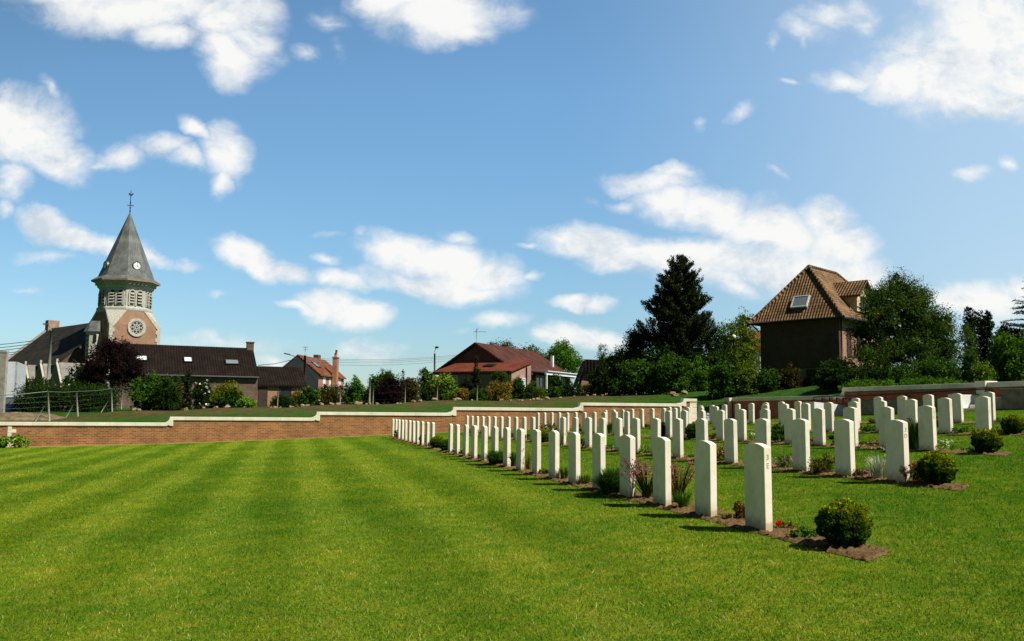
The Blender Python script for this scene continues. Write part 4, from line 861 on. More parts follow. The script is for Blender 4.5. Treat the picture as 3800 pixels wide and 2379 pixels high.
# hosta by the back wall
p = Vector((-11.6, 42.6, hl(-11.6, 42.6))); lobes = [(0, 0, .25, .55, .35, .28), (-.9, .1, .22, .6, .35, .25), (.45, 0, .2, .35, .3, .2)]
P_, t_ = clump_points(lobes, 900, 70, .07, .5); V, Fc, rn = leafquads(P_, .13, .75, .2, rnd=t_); tag(link('leafy_plant', npmesh('leafy_plant', V, Fc, rn), LM['lightplant'], None, p), 'bright broad-leaved plant at the foot of the back wall, far left', 'plant')
# ------------------------------------------------------------------ rubble stones along the field edge
def rockmesh(k):
    m = MB(); m.sphere((0, 0, 0), .5, 9, 6); q = []
    for v in m.v: n = v.normalized(); s = 1+.28*math.sin(n.x*4+k)*math.cos(n.y*5+2*k)+.18*math.sin(n.z*7+k*3); q.append(Vector((v.x*s*1.25, v.y*s, v.z*s*.72)))
    m.v = q; m.sm = [False]*len(m.sm); return m
rocks = []
def rock(w, r, s, lab, grp):
    k = len(rocks)
    if k < 6: o = rockmesh(k).build('rubble_stone', M['rock'])
    else: o = rocks[k % 6].copy(); COL.objects.link(o)
    o.location = (w, r, hf(w, r)+s*.16); o.scale = (s*R.uniform(.8, 1.2), s*R.uniform(.8, 1.2), s*R.uniform(.7, 1.25)); o.rotation_euler = (R.uniform(-.3, .3), R.uniform(-.3, .3), R.uniform(0, 6)); rocks.append(o)
    tag(o, lab, 'stone', grp)
for xx, yy in ((500,1523),(513,1523),(690,1520),(755,1518),(800,1518),(843,1517),(905,1514),(1005,1513),(1020,1510),(1040,1512),(1078,1507),(1086,1505),(1120,1508),(1140,1506),(1193,1507),(1228,1502),(1235,1504),(1255,1502),(1325,1499),(1335,1500),(1360,1497),(1372,1500),(1400,1499),(1475,1493),(1485,1492),(1535,1490),(1560,1491),(1612,1489),(1690,1483),(1700,1484),(1752,1482),(1860,1480),(1893,1477),(1925,1476),(1935,1476),(1968,1474),(1980,1475),(1996,1470),(2008,1473),(2030,1476),(2080,1473),(2130,1470),(2180,1473),(2205,1472),(2236,1473),(2251,1471),(2306,1474),(2327,1472),(2352,1474),(2392,1470),(2400,1473),(2405,1475),(2430,1474),(2548,1472),(2610,1474),(2670,1468),(2680,1466),(2692,1468),(2706,1470),(2736,1468),(2753,1470),(2792,1467),(2795,1465),(2836,1462),(2845,1464),(2918,1462),(2930,1460),(2935,1464),(2985,1464),(3052,1463),(3068,1461),(3092,1461),(3105,1460)):
    p = PR(xx, yy+5, 55.6+R.uniform(-.35, .35)); rock(p.x, p.y, R.uniform(.14, .36), 'pale rubble stone in the line along the far field edge', 'rubble stones along the field edge')
for xx, r in ((2440,55),(2458,54.6),(2470,54),(2478,53.6),(2490,53),(2497,52.4),(2506,52),(2510,51),(2516,50.4),(2525,50),(2440,54),(2460,53.2),(2500,53.4),(2484,54.4)):
    p = PR(xx, 1480, r); rock(p.x+R.uniform(-.5, .5), p.y, R.uniform(.2, .42), 'tan rubble stone in the heap behind the top step of the back wall', 'rubble heap behind the back wall')
# ------------------------------------------------------------------ building helpers
class Fr:                                     # local frame: a along the front, b going away, z absolute
    def __init__(s, A, B):
        s.A = Vector((A.x, A.y, 0)); d = Vector((B.x-A.x, B.y-A.y, 0)); s.L = d.length; s.e1 = d.normalized()
        s.e2 = Vector((-s.e1.y, s.e1.x, 0))
        if s.e2.dot(s.A) < 0: s.e2 = -s.e2
    def __call__(s, a, b, z): return s.A+s.e1*a+s.e2*b+Vector((0, 0, z))
def gable(parent, fr, L, Wd, zb, ze, zr, wall, roof, ov=.35, og=.25, th=.14, wallname='wall', roofname='roof'):
    m = MB(); m.prism([fr(0, 0, zb), fr(0, Wd, zb), fr(0, Wd, ze), fr(0, Wd/2, zr-.05), fr(0, 0, ze)], fr.e1*L); w = m.build(wallname, wall, parent)
    sl = (zr-ze)/(Wd/2); m = MB(); zo = ze-sl*ov+.02
    for sgn in (0, 1):
        b0 = -ov if sgn == 0 else Wd+ov
        m.prism([fr(-og, b0, zo), fr(-og, Wd/2, zr+.02), fr(-og, Wd/2, zr+.02+th), fr(-og, b0, zo+th)], fr.e1*(L+2*og))
    rf = m.build(roofname, roof, parent); return w, rf
def box_part(name, parent, fr, a, b, z, la, lb, h, mat, bevel=0): return MB().box((0, 0, 0), (la, lb, h), lambda x, y, q: fr(a+x, b+y, z+q)).build(name, mat, parent, bevel)
def window(parent, fr, a, z, w, h, b=-.03, frame='white', pane='glass', bars=1, name='window'):
    t = .07; m = MB()
    for c, s in (((a, b, z+h/2-t/2), (w, .08, t)), ((a, b, z-h/2+t/2), (w, .08, t)), ((a-w/2+t/2, b, z), (t, .08, h-2*t)), ((a+w/2-t/2, b, z), (t, .08, h-2*t))): m.box((0, 0, 0), s, lambda x, y, q, c=c: fr(c[0]+x, c[1]+y, c[2]+q))
    for i in range(bars): m.box((0, 0, 0), (.05, .06, h-2*t), lambda x, y, q: fr(a-w/2+w*(i+1)/(bars+1)+x, b+y, z+q))
    f = m.build(name, M[frame], parent); MB().box((0, 0, 0), (w-2*t+.01, .02, h-2*t+.01), lambda x, y, q: fr(a+x, b+.02+y, z+q)).build('pane', M[pane], f); return f
def skylight(parent, fr, a, t, w, l, Wd, ze, zr, mat='skyglass'):   # on the front slope; t = fraction up the slope
    e = Vector(fr(a, 0, ze)); rd = Vector(fr(a, Wd/2, zr)); s = (rd-e); sl = s.normalized(); n = fr.e1.cross(sl); n = n if n.z > 0 else -n
    c = e+s*t+n*.20; m = MB(); q = .09
    def bb(m, dx, dy, sx, sy, sz, off=0): m.box((0, 0, 0), (sx, sy, sz), lambda x, y, z: c+fr.e1*(dx+x)+sl*(dy+y)+n*(z+off))
    bb(m, -w/2+q/2, 0, q, l, .12); bb(m, w/2-q/2, 0, q, l, .12); bb(m, 0, l/2-q/2, w-2*q, q, .12); bb(m, 0, -l/2+q/2, w-2*q, q, .12)
    f = m.build('skylight', M['iron'], parent); m = MB(); bb(m, 0, 0, w-2*q+.01, l-2*q+.01, .03, .03); m.build('pane', M[mat], f)
# ------------------------------------------------------------------ long house with dark roof, and its annex
A = PX(430, 1381, 78.0); B = PX(957, 1393, 83.2); fr = Fr(A, B); Wd = 7.0; ze = 3.08; zr = 5.72; zb = -.6
h1 = empty('long_house', fr(fr.L/2, Wd/2, zb), 'long brown brick house with dark tiled roof and three skylights below the church tower', 'house')
gable(h1, fr, fr.L, Wd, zb, ze, zr, M['greybrick'], M['darktile'], .3, .05)
box_part('gutter', h1, fr, fr.L/2, -.36, ze-.12, fr.L+.1, .12, .10, M['steel'])
def ax(fr, x, y, b=0):                        # a-coordinate on the front plane seen at photo x
    w, r, z = ray(x, y); d = Vector((w, r, 0)); o = fr.A+fr.e2*b
    det = fr.e1.x*(-d.y)-(-d.x)*fr.e1.y; return (((-o.x)*(-d.y)-(-d.x)*(-o.y))/det)
for x0, x1, yy in ((503, 545, 1340), (683, 712, 1346), (837, 885, 1351)):
    a0, a1 = ax(fr, x0, yy, 1.4), ax(fr, x1, yy, 1.4); skylight(h1, fr, (a0+a1)/2, .47 if x0 < 800 else .43, a1-a0+.1, .8, Wd, ze, zr, 'white' if x0 < 800 else 'skyglass')
a0 = ax(fr, 928, 1285, Wd/2); m = MB(); m.box((0, 0, 0), (.62, .6, 1.1), lambda x, y, z: fr(a0+x, Wd/2+y, zr+.1+z)); ch = m.build('chimney', M['greybrick'], h1)
MB().box((0, 0, 0), (.74, .72, .1), lambda x, y, z: fr(a0+x, Wd/2+y, zr+.70+z)).build('cap', M['darkbrick'], ch)
window(h1, fr, ax(fr, 600, 1450), 1.4, 1.2, 1.2, frame='wood'); window(h1, fr, ax(fr, 850, 1450), 1.4, 1.2, 1.2, frame='wood')
A2 = fr(fr.L+.02, .5, 0); B2 = PX(1135, 1431, 85.6); f2 = Fr(A2, B2); W2 = 5.2; ze2 = 2.33; zr2 = 3.98
h2 = empty('annex', f2(f2.L/2, W2/2, -.4), 'low brick annex with dark tiled roof and brown door beside the long house', 'outbuilding')
gable(h2, f2, f2.L, W2, -.5, ze2, zr2, M['pinkbrick'], M['darktile'], .3, .1)
a = ax(f2, 975, 1470); d = box_part('door', h2, f2, a, -.03, 1.0, .86, .08, 2.1, M['wood']); MB().sphere(f2(a+.33, -.1, .95), .05, 8, 5).build('handle', M['steel'], d)
window(h2, f2, ax(f2, 1060, 1456), 1.62, 1.1, .8, frame='wood'); box_part('lintel', h2, f2, ax(f2, 1060, 1440), -.02, 2.09, 1.3, .06, .12, M['darkbrick'])
# ------------------------------------------------------------------ slate-gabled house with orange roof
Bc = PX(1185, 1388, 105); Bc.z = 0; s1 = CF(1900, 0)
e = Vector((HY, -HX, 0)); rr0 = CF((1185-1900)/F_*105, 105); far = CF((1279-1900)/F_*116.5, 116.5); f3 = Fr(rr0+(rr0-far).orthogonal()*0, rr0)if False else None
dirb = (far-rr0).normalized(); dira = Vector((dirb.y, -dirb.x, 0))     # dira points right
Aa = rr0-dira*5.1; f4 = Fr(Aa, rr0); L4 = (far-rr0).length; ze, zr = 4.2, 6.32
h3 = empty('village_house', f4(2.5, 5, 0), 'house with grey slate gable, orange tiled roof and white shuttered side windows', 'house')
f4s = Fr(rr0, far)                                                       # long side seen from the right
if f4s.e2.dot(dira) > 0: f4s.e2 = -f4s.e2
gable(h3, f4s, L4, 5.1, -.2, ze, zr, M['orangebrick'], M['orangetile'], .3, .1)
MB().prism([f4(0, -.06, -.2), f4(5.1, -.06, -.2), f4(5.1, -.06, ze), f4(2.55, -.06, zr-.05), f4(0, -.06, ze)], f4.e2*.058).build('slate_gable', M['slatewall'], h3)
window(h3, f4s, ax(f4s, 1202, 1415), 3.0, .95, 1.9, pane='white', bars=0); window(h3, f4s, ax(f4s, 1224, 1418), 2.9, .95, 1.9, pane='white', bars=0)
window(h3, f4s, ax(f4s, 1257, 1422), 2.9, 1.7, 2.0, pane='palepaint', bars=2)
a = ax(f4s, 1231, 1390); m = MB(); m.box((0, 0, 0), (.9, .55, 5.6), lambda x, y, z: f4s(a+x, -.45+y, 3.6+z)); c = m.build('chimney', M['orangebrick'], h3)
m = MB(); m.tube([f4s(a-.2, -.45, 6.4), f4s(a-.2, -.45, 7.0)], .13, 8); m.tube([f4s(a+.2, -.45, 6.4), f4s(a+.2, -.45, 7.4)], .13, 8); m.box((0, 0, 0), (1.05, .7, .14), lambda x, y, z: f4s(a+x, -.45+y, 6.45+z)); m.build('chimney_pots', M['orangebrick'], c)
a = ax(f4s, 1188, 1335, 2.5); m = MB(); m.box((0, 0, 0), (1.3, .6, .9), lambda x, y, z: f4s(a+x, 2.9+y, zr+.2+z)); m.build('chimney', M['darkbrick'], h3)
skylight(h3, f4s, ax(f4s, 1165, 1355, 1.4), .5, 1.6, 1.0, 5.1, ze, zr)
# ------------------------------------------------------------------ bungalow
e1 = CF(.447, .894).normalized(); e2 = CF(.894, -.447).normalized()
Rg = CF((1769-1900)/F_*70, 70); hw = 3.4; P0 = Rg+e2*hw; fb = Fr(P0, P0+e1*10.6); 
if fb.e2.dot(e2) > 0: fb.e2 = -fb.e2
b1 = empty('bungalow', fb(5, 3, 0), 'brick bungalow with reddish brown roof, lean-to extension and white-posted porch', 'house')
gable(b1, fb, 10.4, 2*hw, .2, 3.12, 5.2, M['darkbrick'], M['browntile'], .45, .3)
# extension in front
Q0 = CF(0, 65); fe = Fr(Q0-e2*5.9, Q0)                                   # a: left->right, b: away
x = MB(); Le = 3.3; x.prism([fe(5.9, 0, .2), fe(5.9, Le, .2), fe(5.9, Le, 3.55), fe(5.9, 0, 2.75)], -fe.e1*5.7); x.build('extension_wall', M['bungbrick'], b1)
x = MB(); x.prism([fe(6.05, -.35, 2.80), fe(6.05, Le+.1, 3.72), fe(6.05, Le+.1, 3.84), fe(6.05, -.35, 2.92)], -fe.e1*6.6); x.build('extension_roof', M['redtile'], b1)
x = MB(); x.box((0, 0, 0), (.55, .7, .06), lambda a_, b_, z_: fe(3.3+a_*1.6, 1.5+b_, 3.47+z_+b_*.26)); x.build('skylight', M['glass'], b1)
fs = Fr(Q0, Q0+fe.e2*Le)
if fs.e2.dot(fe.e1) > 0: fs.e2 = -fs.e2
window(b1, fs, 1.75, 2.0, .95, .95, pane='white', bars=0)
x = MB(); x.tube([fs(2.4, -.06, 1.2), fs(2.4, -.06, 3.3)], .05, 6); x.build('downpipe', M['iron'], b1)
window(b1, fe, .6, 2.0, 1.6, 1.3, pane='glass', bars=0)
# porch along the lit side
x = MB(); x.box((0, 0, 0), (8.4, .16, .26), lambda a_, b_, z_: fb(6.4+a_, -1.55+b_, 3.0+z_)); x.build('porch_beam', M['white'], b1)
x = MB(); x.prism([fb(2.2, -1.75, 3.12), fb(2.2, -.3, 3.24), fb(2.2, -.3, 3.30), fb(2.2, -1.75, 3.18)], fb.e1*8.4); x.build('porch_roof', M['white'], b1)
for a_ in (2.35, 4.9, 10.45): box_part('porch_post', b1, fb, a_, -1.55, 1.55, .14, .14, 2.7, M['white'])
window(b1, fb, 4.4, 1.9, 1.5, 2.0, pane='glass', bars=1); window(b1, fb, 8.2, 1.9, 2.4, 2.0, pane='glass', bars=3)
box_part('chimney', b1, fb, 9.2, 1.0, 4.25, .22, .22, 1.1, M['white'])
an = empty('tv_antenna', Rg+Vector((0, 0, 5.3)), 'thin television aerial on the bungalow roof ridge', 'aerial')
m = MB(); q = Rg+Vector((0, 0, 5.2)); m.tube([q, q+Vector((0, 0, 1.25))], .02, 5); m.build('mast', M['steel'], an)
m = MB(); t = q+Vector((0, 0, 1.0)); m.tube([t-Rl*.25, t+Rl*.75], .014, 4)
for k in range(7): s = t+Rl*(-.2+k*.14); m.tube([s-Hd*.2+Zv*.0, s+Hd*.2], .008, 4); 
m.tube([t+Vector((0, 0, -.15))-Rl*.3, t+Vector((0, 0, .3))+Rl*.15], .01, 4); m.build('elements', M['steel'], an)
# small outbuilding right of the bungalow
A = PX(2158, 1420, 66); B = PX(2245, 1420, 66); f5 = Fr(A, B)
o5 = empty('outbuilding', f5(1, 1, .5), 'small dark brick outbuilding with overhanging roof between bungalow and conifer', 'outbuilding')
gz = .9; m = MB(); m.prism([f5(-.25, 0, gz), f5(1.8, 0, gz), f5(1.8, 0, 3.1), f5(.18, 0, 3.1)], f5.e2*3); m.build('wall', M['bungbrick'], o5)
m = MB(); m.prism([f5(-.5, -.35, gz+.9), f5(.28, -.35, 3.85), f5(1.6, -.35, 3.8), f5(2.1, -.35, 2.85), f5(2.1, -.25, 2.85), f5(.1, -.25, 2.95), f5(-.4, -.25, gz+.9)], f5.e2*3.6); m.build('roof', M['darktile'], o5)
box_part('doorway', o5, f5, 1.25, -.04, gz+1.0, 1.0, .06, 2.0, M['wood'])
# ------------------------------------------------------------------ tall hipped house on the right
rc_ = PX(3115, 1300, 58); rc_.z = 0; dl = CF(-.716, .698).normalized(); dr = CF(.698, .716).normalized()
LW = 5.62; DW = 8.5; lc_ = rc_+dl*LW; fh = Fr(lc_, rc_)                       # front: a left->right, b away (dr)
zg, zw, ze = 2.0, 6.35, 6.35; zap = 10.2
h5 = empty('hipped_house', fh(3, 4, zg), 'tall dark brick house with steep hipped pantile roof at the right', 'house')
bx_ = lambda name, a, b, z, la, lb, h, mat, **k: box_part(name, h5, fh, a, b, z, la, lb, h, mat, **k)
bx_('basement', LW/2, DW/2, (zg-.6+3.0)/2, LW+.04, DW+.04, 3.6-zg, M['plinth'])
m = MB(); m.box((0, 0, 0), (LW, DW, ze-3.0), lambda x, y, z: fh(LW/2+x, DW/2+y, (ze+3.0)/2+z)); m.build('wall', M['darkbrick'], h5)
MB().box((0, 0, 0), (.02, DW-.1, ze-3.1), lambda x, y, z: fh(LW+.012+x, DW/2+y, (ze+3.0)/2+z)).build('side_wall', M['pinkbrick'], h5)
OV = .57; c = [fh(-OV, -OV, ze-.12), fh(LW+OV, -OV, ze-.12), fh(LW+OV, DW+OV, ze-.12), fh(-OV, DW+OV, ze-.12)]
a0 = fh(LW/2-.1, 2.0, zap); a1 = fh(LW/2-.1, DW-2.2, zap-.0)
def lerp(p, q, t): return Vector(p).lerp(Vector(q), t)
mid = [fh(-OV+.75, -OV+.55, ze+.72), fh(LW+OV-.75, -OV+.55, ze+.72), fh(LW+OV-.75, DW+OV-.55, ze+.72), fh(-OV+.75, DW+OV-.55, ze+.72)]
m = MB(); m.loft(c, mid)                                                  # bellcast foot of the roof
m.face(mid[0], mid[1], a0); m.face(mid[1], mid[2], a1, a0); m.face(mid[2], mid[3], a1); m.face(mid[3], mid[0], a0, a1)
m.face(*[p+Vector((0, 0, -.0)) for p in c][::-1]); m.build('roof', M['pantile'], h5)
m = MB()
for u_, v_ in ((mid[0], a0), (mid[1], a0), (a0, a1), (mid[2], a1), (mid[3], a1), (c[0], mid[0]), (c[1], mid[1])):
    n = max(2, int((Vector(v_)-Vector(u_)).length/.32)); 
    for i in range(n):
        p = lerp(u_, v_, i/n); q = lerp(u_, v_, (i+1.12)/n); m.tube([p+Vector((0, 0, .0)), q+Vector((0, 0, .015))], [.13, .10], 7)
m.build('ridge_tiles', M['pantile'], h5)
m = MB()
for k in range(4): p, q = c[k], c[(k+1) % 4]; m.tube([p+Vector((0, 0, -.04)), Vector(q)+Vector((0, 0, -.04))], .075, 7)
m.tube([fh(LW+.1, .15, ze-.15), fh(LW+.1, .15, 3.)], .05, 6); m.tube([fh(-.08, -.05, ze-.7), fh(-OV+.1, -OV+.1, ze-.15)], .045, 6); m.build('gutter', M['iron'], h5)
# skylight in the front hip
nrm = (Vector(mid[1])-Vector(mid[0])).cross(Vector(a0)-Vector(mid[0])).normalized(); nrm = nrm if nrm.z > 0 else -nrm
cc_ = (Vector(mid[0])+Vector(mid[1]))/2; upv = (Vector(a0)-cc_); upv = (upv-fh.e1*upv.dot(fh.e1)).normalized()
tgt = Vector(ray(2972, 1123)); tpl = (cc_.dot(nrm))/tgt.dot(nrm); sc_ = tgt*tpl+nrm*.1
def sb(m, dx, dy, sx, sy, sz, off=0): m.box((0, 0, 0), (sx, sy, sz), lambda x, y, z: sc_+fh.e1*(dx+x)+upv*(dy+y)+nrm*(z+off))
m = MB(); w_, l_, q_ = 1.08, .90, .08
sb(m, -w_/2, 0, q_, l_, .16); sb(m, w_/2, 0, q_, l_, .16); sb(m, 0, l_/2, w_+.1, q_, .16); sb(m, 0, -l_/2, w_+.1, q_, .16); f_ = m.build('skylight', M['palepaint'], h5); m = MB(); sb(m, 0, 0, w_-.08, l_-.08, .03, .04); m.build('pane', M['skyglass'], f_)
# dormer on the lit slope
fd = Fr(rc_, rc_+dr*DW); 
if fd.e2.dot(dl) < 0: fd.e2 = -fd.e2
dz = 8.95; db = 3.6; do_ = -.15
m = MB(); m.prism([fd(db-1.0, do_, 6.9), fd(db+1.0, do_, 6.9), fd(db+1.0, do_, 8.1), fd(db, do_, dz), fd(db-1.0, do_, 8.1)], fd.e2*2.4); m.build('dormer_wall', M['cream'], h5)
m = MB()
for s_ in (-1, 1): m.prism([fd(db+s_*1.3, do_-.35, 7.83), fd(db, do_-.35, dz+.02), fd(db, do_-.35, dz+.16), fd(db+s_*1.3, do_-.35, 7.97)], fd.e2*3.1)
m.build('dormer_roof', M['pantile'], h5)
window(h5, fd, db, 7.5, .9, .9, b=do_-.03, frame='wood')
window(h5, fd, 2.2, 4.7, 1.1, 1.9, frame='wood'); window(h5, fd, 5.4, 4.7, 1.1, 1.9, frame='wood')
for s_ in (-1, 1): box_part('shutter', h5, fd, 2.2+s_*.85, -.04, 4.7, .5, .05, 1.9, M['wood'])
window(h5, fh, 1.3, 2.62, .95, .5, b=-.05, frame='wood'); window(h5, fh, 3.9, 2.62, 1.1, .6, b=-.05, frame='wood')
# white fence-like conservatory end and distant orange roof left of the tall house
gl = empty('garden_gate', PX(2815, 1345, 62), 'white trellis gate left of the tall brick house', 'gate')
m = MB(); q0 = PX(2807, 1343, 62)
for i in range(3): m.box((0, 0, 0), (.05, .05, 1.1), lambda x, y, z: q0+Rl*(x+i*.17)+Vector((0, y, z)))
for z_ in (-.5, 0, .5): m.box((0, 0, 0), (.42, .04, .05), lambda x, y, z: q0+Rl*(x+.17)+Vector((0, y, z+z_)))
m.build('bars', M['white'], gl)
f6 = Fr(PX(2790, 1290, 95), PX(2860, 1288, 95)); b6 = empty('distant_house', f6(1, 1, 3), 'orange-roofed house glimpsed through the tree left of the tall house', 'house')
gable(b6, f6, 3, 5, 2, 6.9, 8.8, M['cream'], M['orangetile'], .3, .2)
# ------------------------------------------------------------------ church
CC = PX(466, 1100, 110); CC.z = 0; n3 = CF(.738, -.674).normalized(); nl = CF(-.674, -.738).normalized()
phi = math.atan2(n3.y, n3.x)
chh = empty('church', CC+Vector((0, 0, -.5)), 'brick and stone church with slate spire and clock on the left', 'church')
def octp(Rr, z, off=22.5): return [CC+Vector((math.cos(phi+math.radians(off+45*k))*Rr, math.sin(phi+math.radians(off+45*k))*Rr, z)) for k in range(8)]
def sqp(h, z): return [CC+n3*(a*h)+nl*(b*h)+Vector((0, 0, z)) for a, b in ((1, -1), (1, 1), (-1, 1), (-1, -1))]
Zb, Z9, Z12 = -.5, 10.0, 12.0; Hs = 3.1
brs = []; m = MB(); m.loft(sqp(Hs, Zb), sqp(Hs, Z9))
# upper brick faces narrowing to the octagon, and stone broaches at the corners
oc = octp(3.05, Z12)
def ocn(dirv):                                 # the two octagon corners of the face pointing along dirv
    q = sorted(oc, key=lambda p: -((p-CC).dot(dirv)))[:2]; return q
br = MB(); dirs = [n3, nl, -n3, -nl]
for k in range(4):
    d = dirs[k]; s = dirs[(k+1) % 4]; p0 = CC+d*Hs-s*Hs+Vector((0, 0, Z9)); p1 = CC+d*Hs+s*Hs+Vector((0, 0, Z9))
    q = ocn(d); q.sort(key=lambda p: (p-CC).dot(s)); m.face(p0, p1, q[1], q[0])
    d2 = dirs[(k+1) % 4]; q2 = ocn(d2); q2.sort(key=lambda p: (p-CC).dot(d)); brs.append(MB().face(p1, q2[1], q[1]))
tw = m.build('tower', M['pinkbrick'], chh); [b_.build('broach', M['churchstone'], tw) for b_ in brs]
m = MB()
for k in range(4):
    d = dirs[k]; s = dirs[(k+1) % 4]
    for i in range(22):
        z = Z9-.25-i*.46; wq = .62 if i % 2 else .42
        m.box((0, 0, 0), (wq, .08, .45), lambda x, y, q: CC+d*(Hs+.03+y)+s*(Hs-wq/2+.05+x)+Vector((0, 0, z+q)))
        m.box((0, 0, 0), (wq, .08, .45), lambda x, y, q: CC+d*(Hs+.03+y)-s*(Hs-wq/2+.05+x)+Vector((0, 0, z+q)))
    # sloping stone edge of the broach
    q = ocn(d); q.sort(key=lambda p: (p-CC).dot(s))
    for e_, o_ in ((CC+d*(Hs+.03)+s*Hs+Vector((0, 0, Z9)), q[1]+d*.03), (CC+d*(Hs+.03)-s*Hs+Vector((0, 0, Z9)), q[0]+d*.03)):
        sgn = 1 if (e_-CC).dot(s) > 0 else -1
        m.prism([e_, o_, o_-s*sgn*.28, e_-s*sgn*.42-Vector((0, 0, .3))], d*.05)
m.build('quoin', M['churchstone'], tw)
# belfry
m = MB(); m.loft(octp(3.05, Z12), octp(3.0, 14.6)); m.loft(octp(3.22, Z12-.12), octp(3.22, Z12+.10)); m.loft(octp(3.22, Z12+.10), octp(3.0, Z12+.3)); m.loft(octp(3.05, Z12-.5), octp(3.22, Z12-.12))
m.loft(octp(3.0, 14.45), octp(3.25, 14.7)); m.loft(octp(3.25, 14.7), octp(3.3, 15.0)); m.loft(octp(3.3, 15.0), octp(3.72, 15.38)); bf = m.build('belfry', M['churchstone'], chh)
corb = MB(); op = MB(); lv = MB(); arch = MB()
for k in range(8):
    an_ = phi+math.radians(45*k); d = Vector((math.cos(an_), math.sin(an_), 0)); s = Vector((-d.y, d.x, 0)); ap_ = 3.05*math.cos(PI/8)-.02
    for i in range(5): corb.box((0, 0, 0), (.2, .42, .26), lambda x, y, q: CC+d*(3.12+y)+s*(-1.0+i*.5+x)+Vector((0, 0, 15.08+q)))
    for sx in (-.47, .47):
        c0 = CC+s*sx; hw_ = .27; z0_, z1_ = 12.62, 13.95
        prof = [(-hw_, z0_), (hw_, z0_), (hw_, z1_)]+[(hw_*math.cos(t), z1_+hw_*math.sin(t)) for t in np.linspace(.3, PI-.3, 7)]+[(-hw_, z1_)]
        op.prism([c0+s*x+d*(ap_+.005)+Vector((0, 0, z)) for x, z in prof], d*.03)
        prev = None
        pr = [(hw_+.02)*1.0, hw_+.15]; ring = [(math.cos(t), math.sin(t)) for t in np.linspace(0, PI, 9)]
        for (c1_, s1_), (c2_, s2_) in zip(ring[:-1], ring[1:]):
            arch.prism([c0+s*(pr[0]*c1_)+d*ap_+Vector((0, 0, z1_+pr[0]*s1_)), c0+s*(pr[1]*c1_)+d*ap_+Vector((0, 0, z1_+pr[1]*s1_)), c0+s*(pr[1]*c2_)+d*ap_+Vector((0, 0, z1_+pr[1]*s2_)), c0+s*(pr[0]*c2_)+d*ap_+Vector((0, 0, z1_+pr[0]*s2_))], d*.12)
        lv = MB()
        for i in range(4):
            z = z0_+.17+i*.36; lv.hexa([c0+s*a_+d*(ap_+b_)+Vector((0, 0, z+h_)) for a_, b_, h_ in ((-hw_, .24, -.13), (hw_, .24, -.13), (hw_, .03, .10), (-hw_, .03, .10), (-hw_, .25, -.09), (hw_, .25, -.09), (hw_, .04, .14), (-hw_, .04, .14))])
        lv.build('louvre', M['concrete'], bf)
    for sx in (-.82, 0, .82): arch.box((0, 0, 0), (.20, .16, 1.55), lambda x, y, q: CC+d*(ap_+.06+y)+s*(sx+x)+Vector((0, 0, 13.2+q)))
corb.build('corbels', M['churchstone'], bf); op.build('belfry_openings', M['black'], bf); arch.build('arches', M['churchstone'], bf)
m = MB(); m.loft(octp(3.95, 15.36), octp(3.98, 15.56)); m.face(*octp(3.95, 15.36)[::-1]); m.build('eaves', M['bungbrick'], chh)
m = MB(); m.loft(octp(3.96, 15.57), octp(3.24, 16.05)); m.loft(octp(3.24, 16.05), octp(.05, 24.35)); m.face(*octp(.05, 24.35)); sp = m.build('spire', M['slate'], chh)
m = MB(); t0 = CC+Vector((0, 0, 24.15))
m.tube([t0, t0+Vector((0, 0, 3.05))], [.07, .03], 6); m.tube([t0+Vector((0, 0, 1.17))-Rl*.46+Hd*.1, t0+Vector((0, 0, 1.07))+Rl*.46], .045, 6)
for z_ in (.4, .8, 1.45): m.sphere(t0+Vector((0, 0, z_)), .10, 8, 6)
m.build('cross', M['iron'], sp)
m = MB(); v0 = t0+Vector((0, 0, 2.5)); m.prism([v0+Rl*a_+Vector((0, 0, b_)) for a_, b_ in ((-.30, .10), (-.12, -.12), (.12, -.14), (.34, .14), (.22, .18), (.08, .02), (-.08, .02), (-.16, .22), (-.24, .2))], Hd*.05); m.build('weathercock', M['iron'], sp)
def clock(dv, zc, Rr):
    t_ = (zc-16.05)/(24.35-16.05); apz = (3.24*(1-t_)+.05*t_)*math.cos(PI/8); c = CC+dv*(apz+.10)+Vector((0, 0, zc)); nn = dv
    f = MB(); f.disc(c-nn*.45, nn, Rr, .50, 32); fo = f.build('clock', M['steel'], sp)
    MB().disc(c+nn*.052, nn, Rr*.86, .03, 32).build('dial', M['face'], fo)
    m = MB(); m.ring(c+nn*.04, nn, Rr*.86, Rr, .07, 32); m.build('bezel', M['iron'], fo)
    s_ = Zv.cross(nn).normalized(); m = MB(); c2 = c+nn*.09
    def hand(a_, L_, w_): d_ = s_*math.sin(a_)+Zv*math.cos(a_); e_ = d_.cross(nn); m.prism([c2-e_*w_-d_*.06, c2+e_*w_-d_*.06, c2+e_*w_*.6+d_*L_, c2-e_*w_*.6+d_*L_], nn*.02)
    hand(2.1, Rr*.5, .035); hand(.15, Rr*.68, .025)
    for k_ in range(12): a_ = k_*PI/6; d_ = s_*math.sin(a_)+Zv*math.cos(a_); e_ = d_.cross(nn); m.prism([c2+d_*Rr*.66-e_*.018, c2+d_*Rr*.66+e_*.018, c2+d_*Rr*.78+e_*.018, c2+d_*Rr*.78-e_*.018], nn*.015)
    m.build('hands', M['iron'], fo)
clock(n3, 17.35, .52); clock(nl, 17.35, .52)
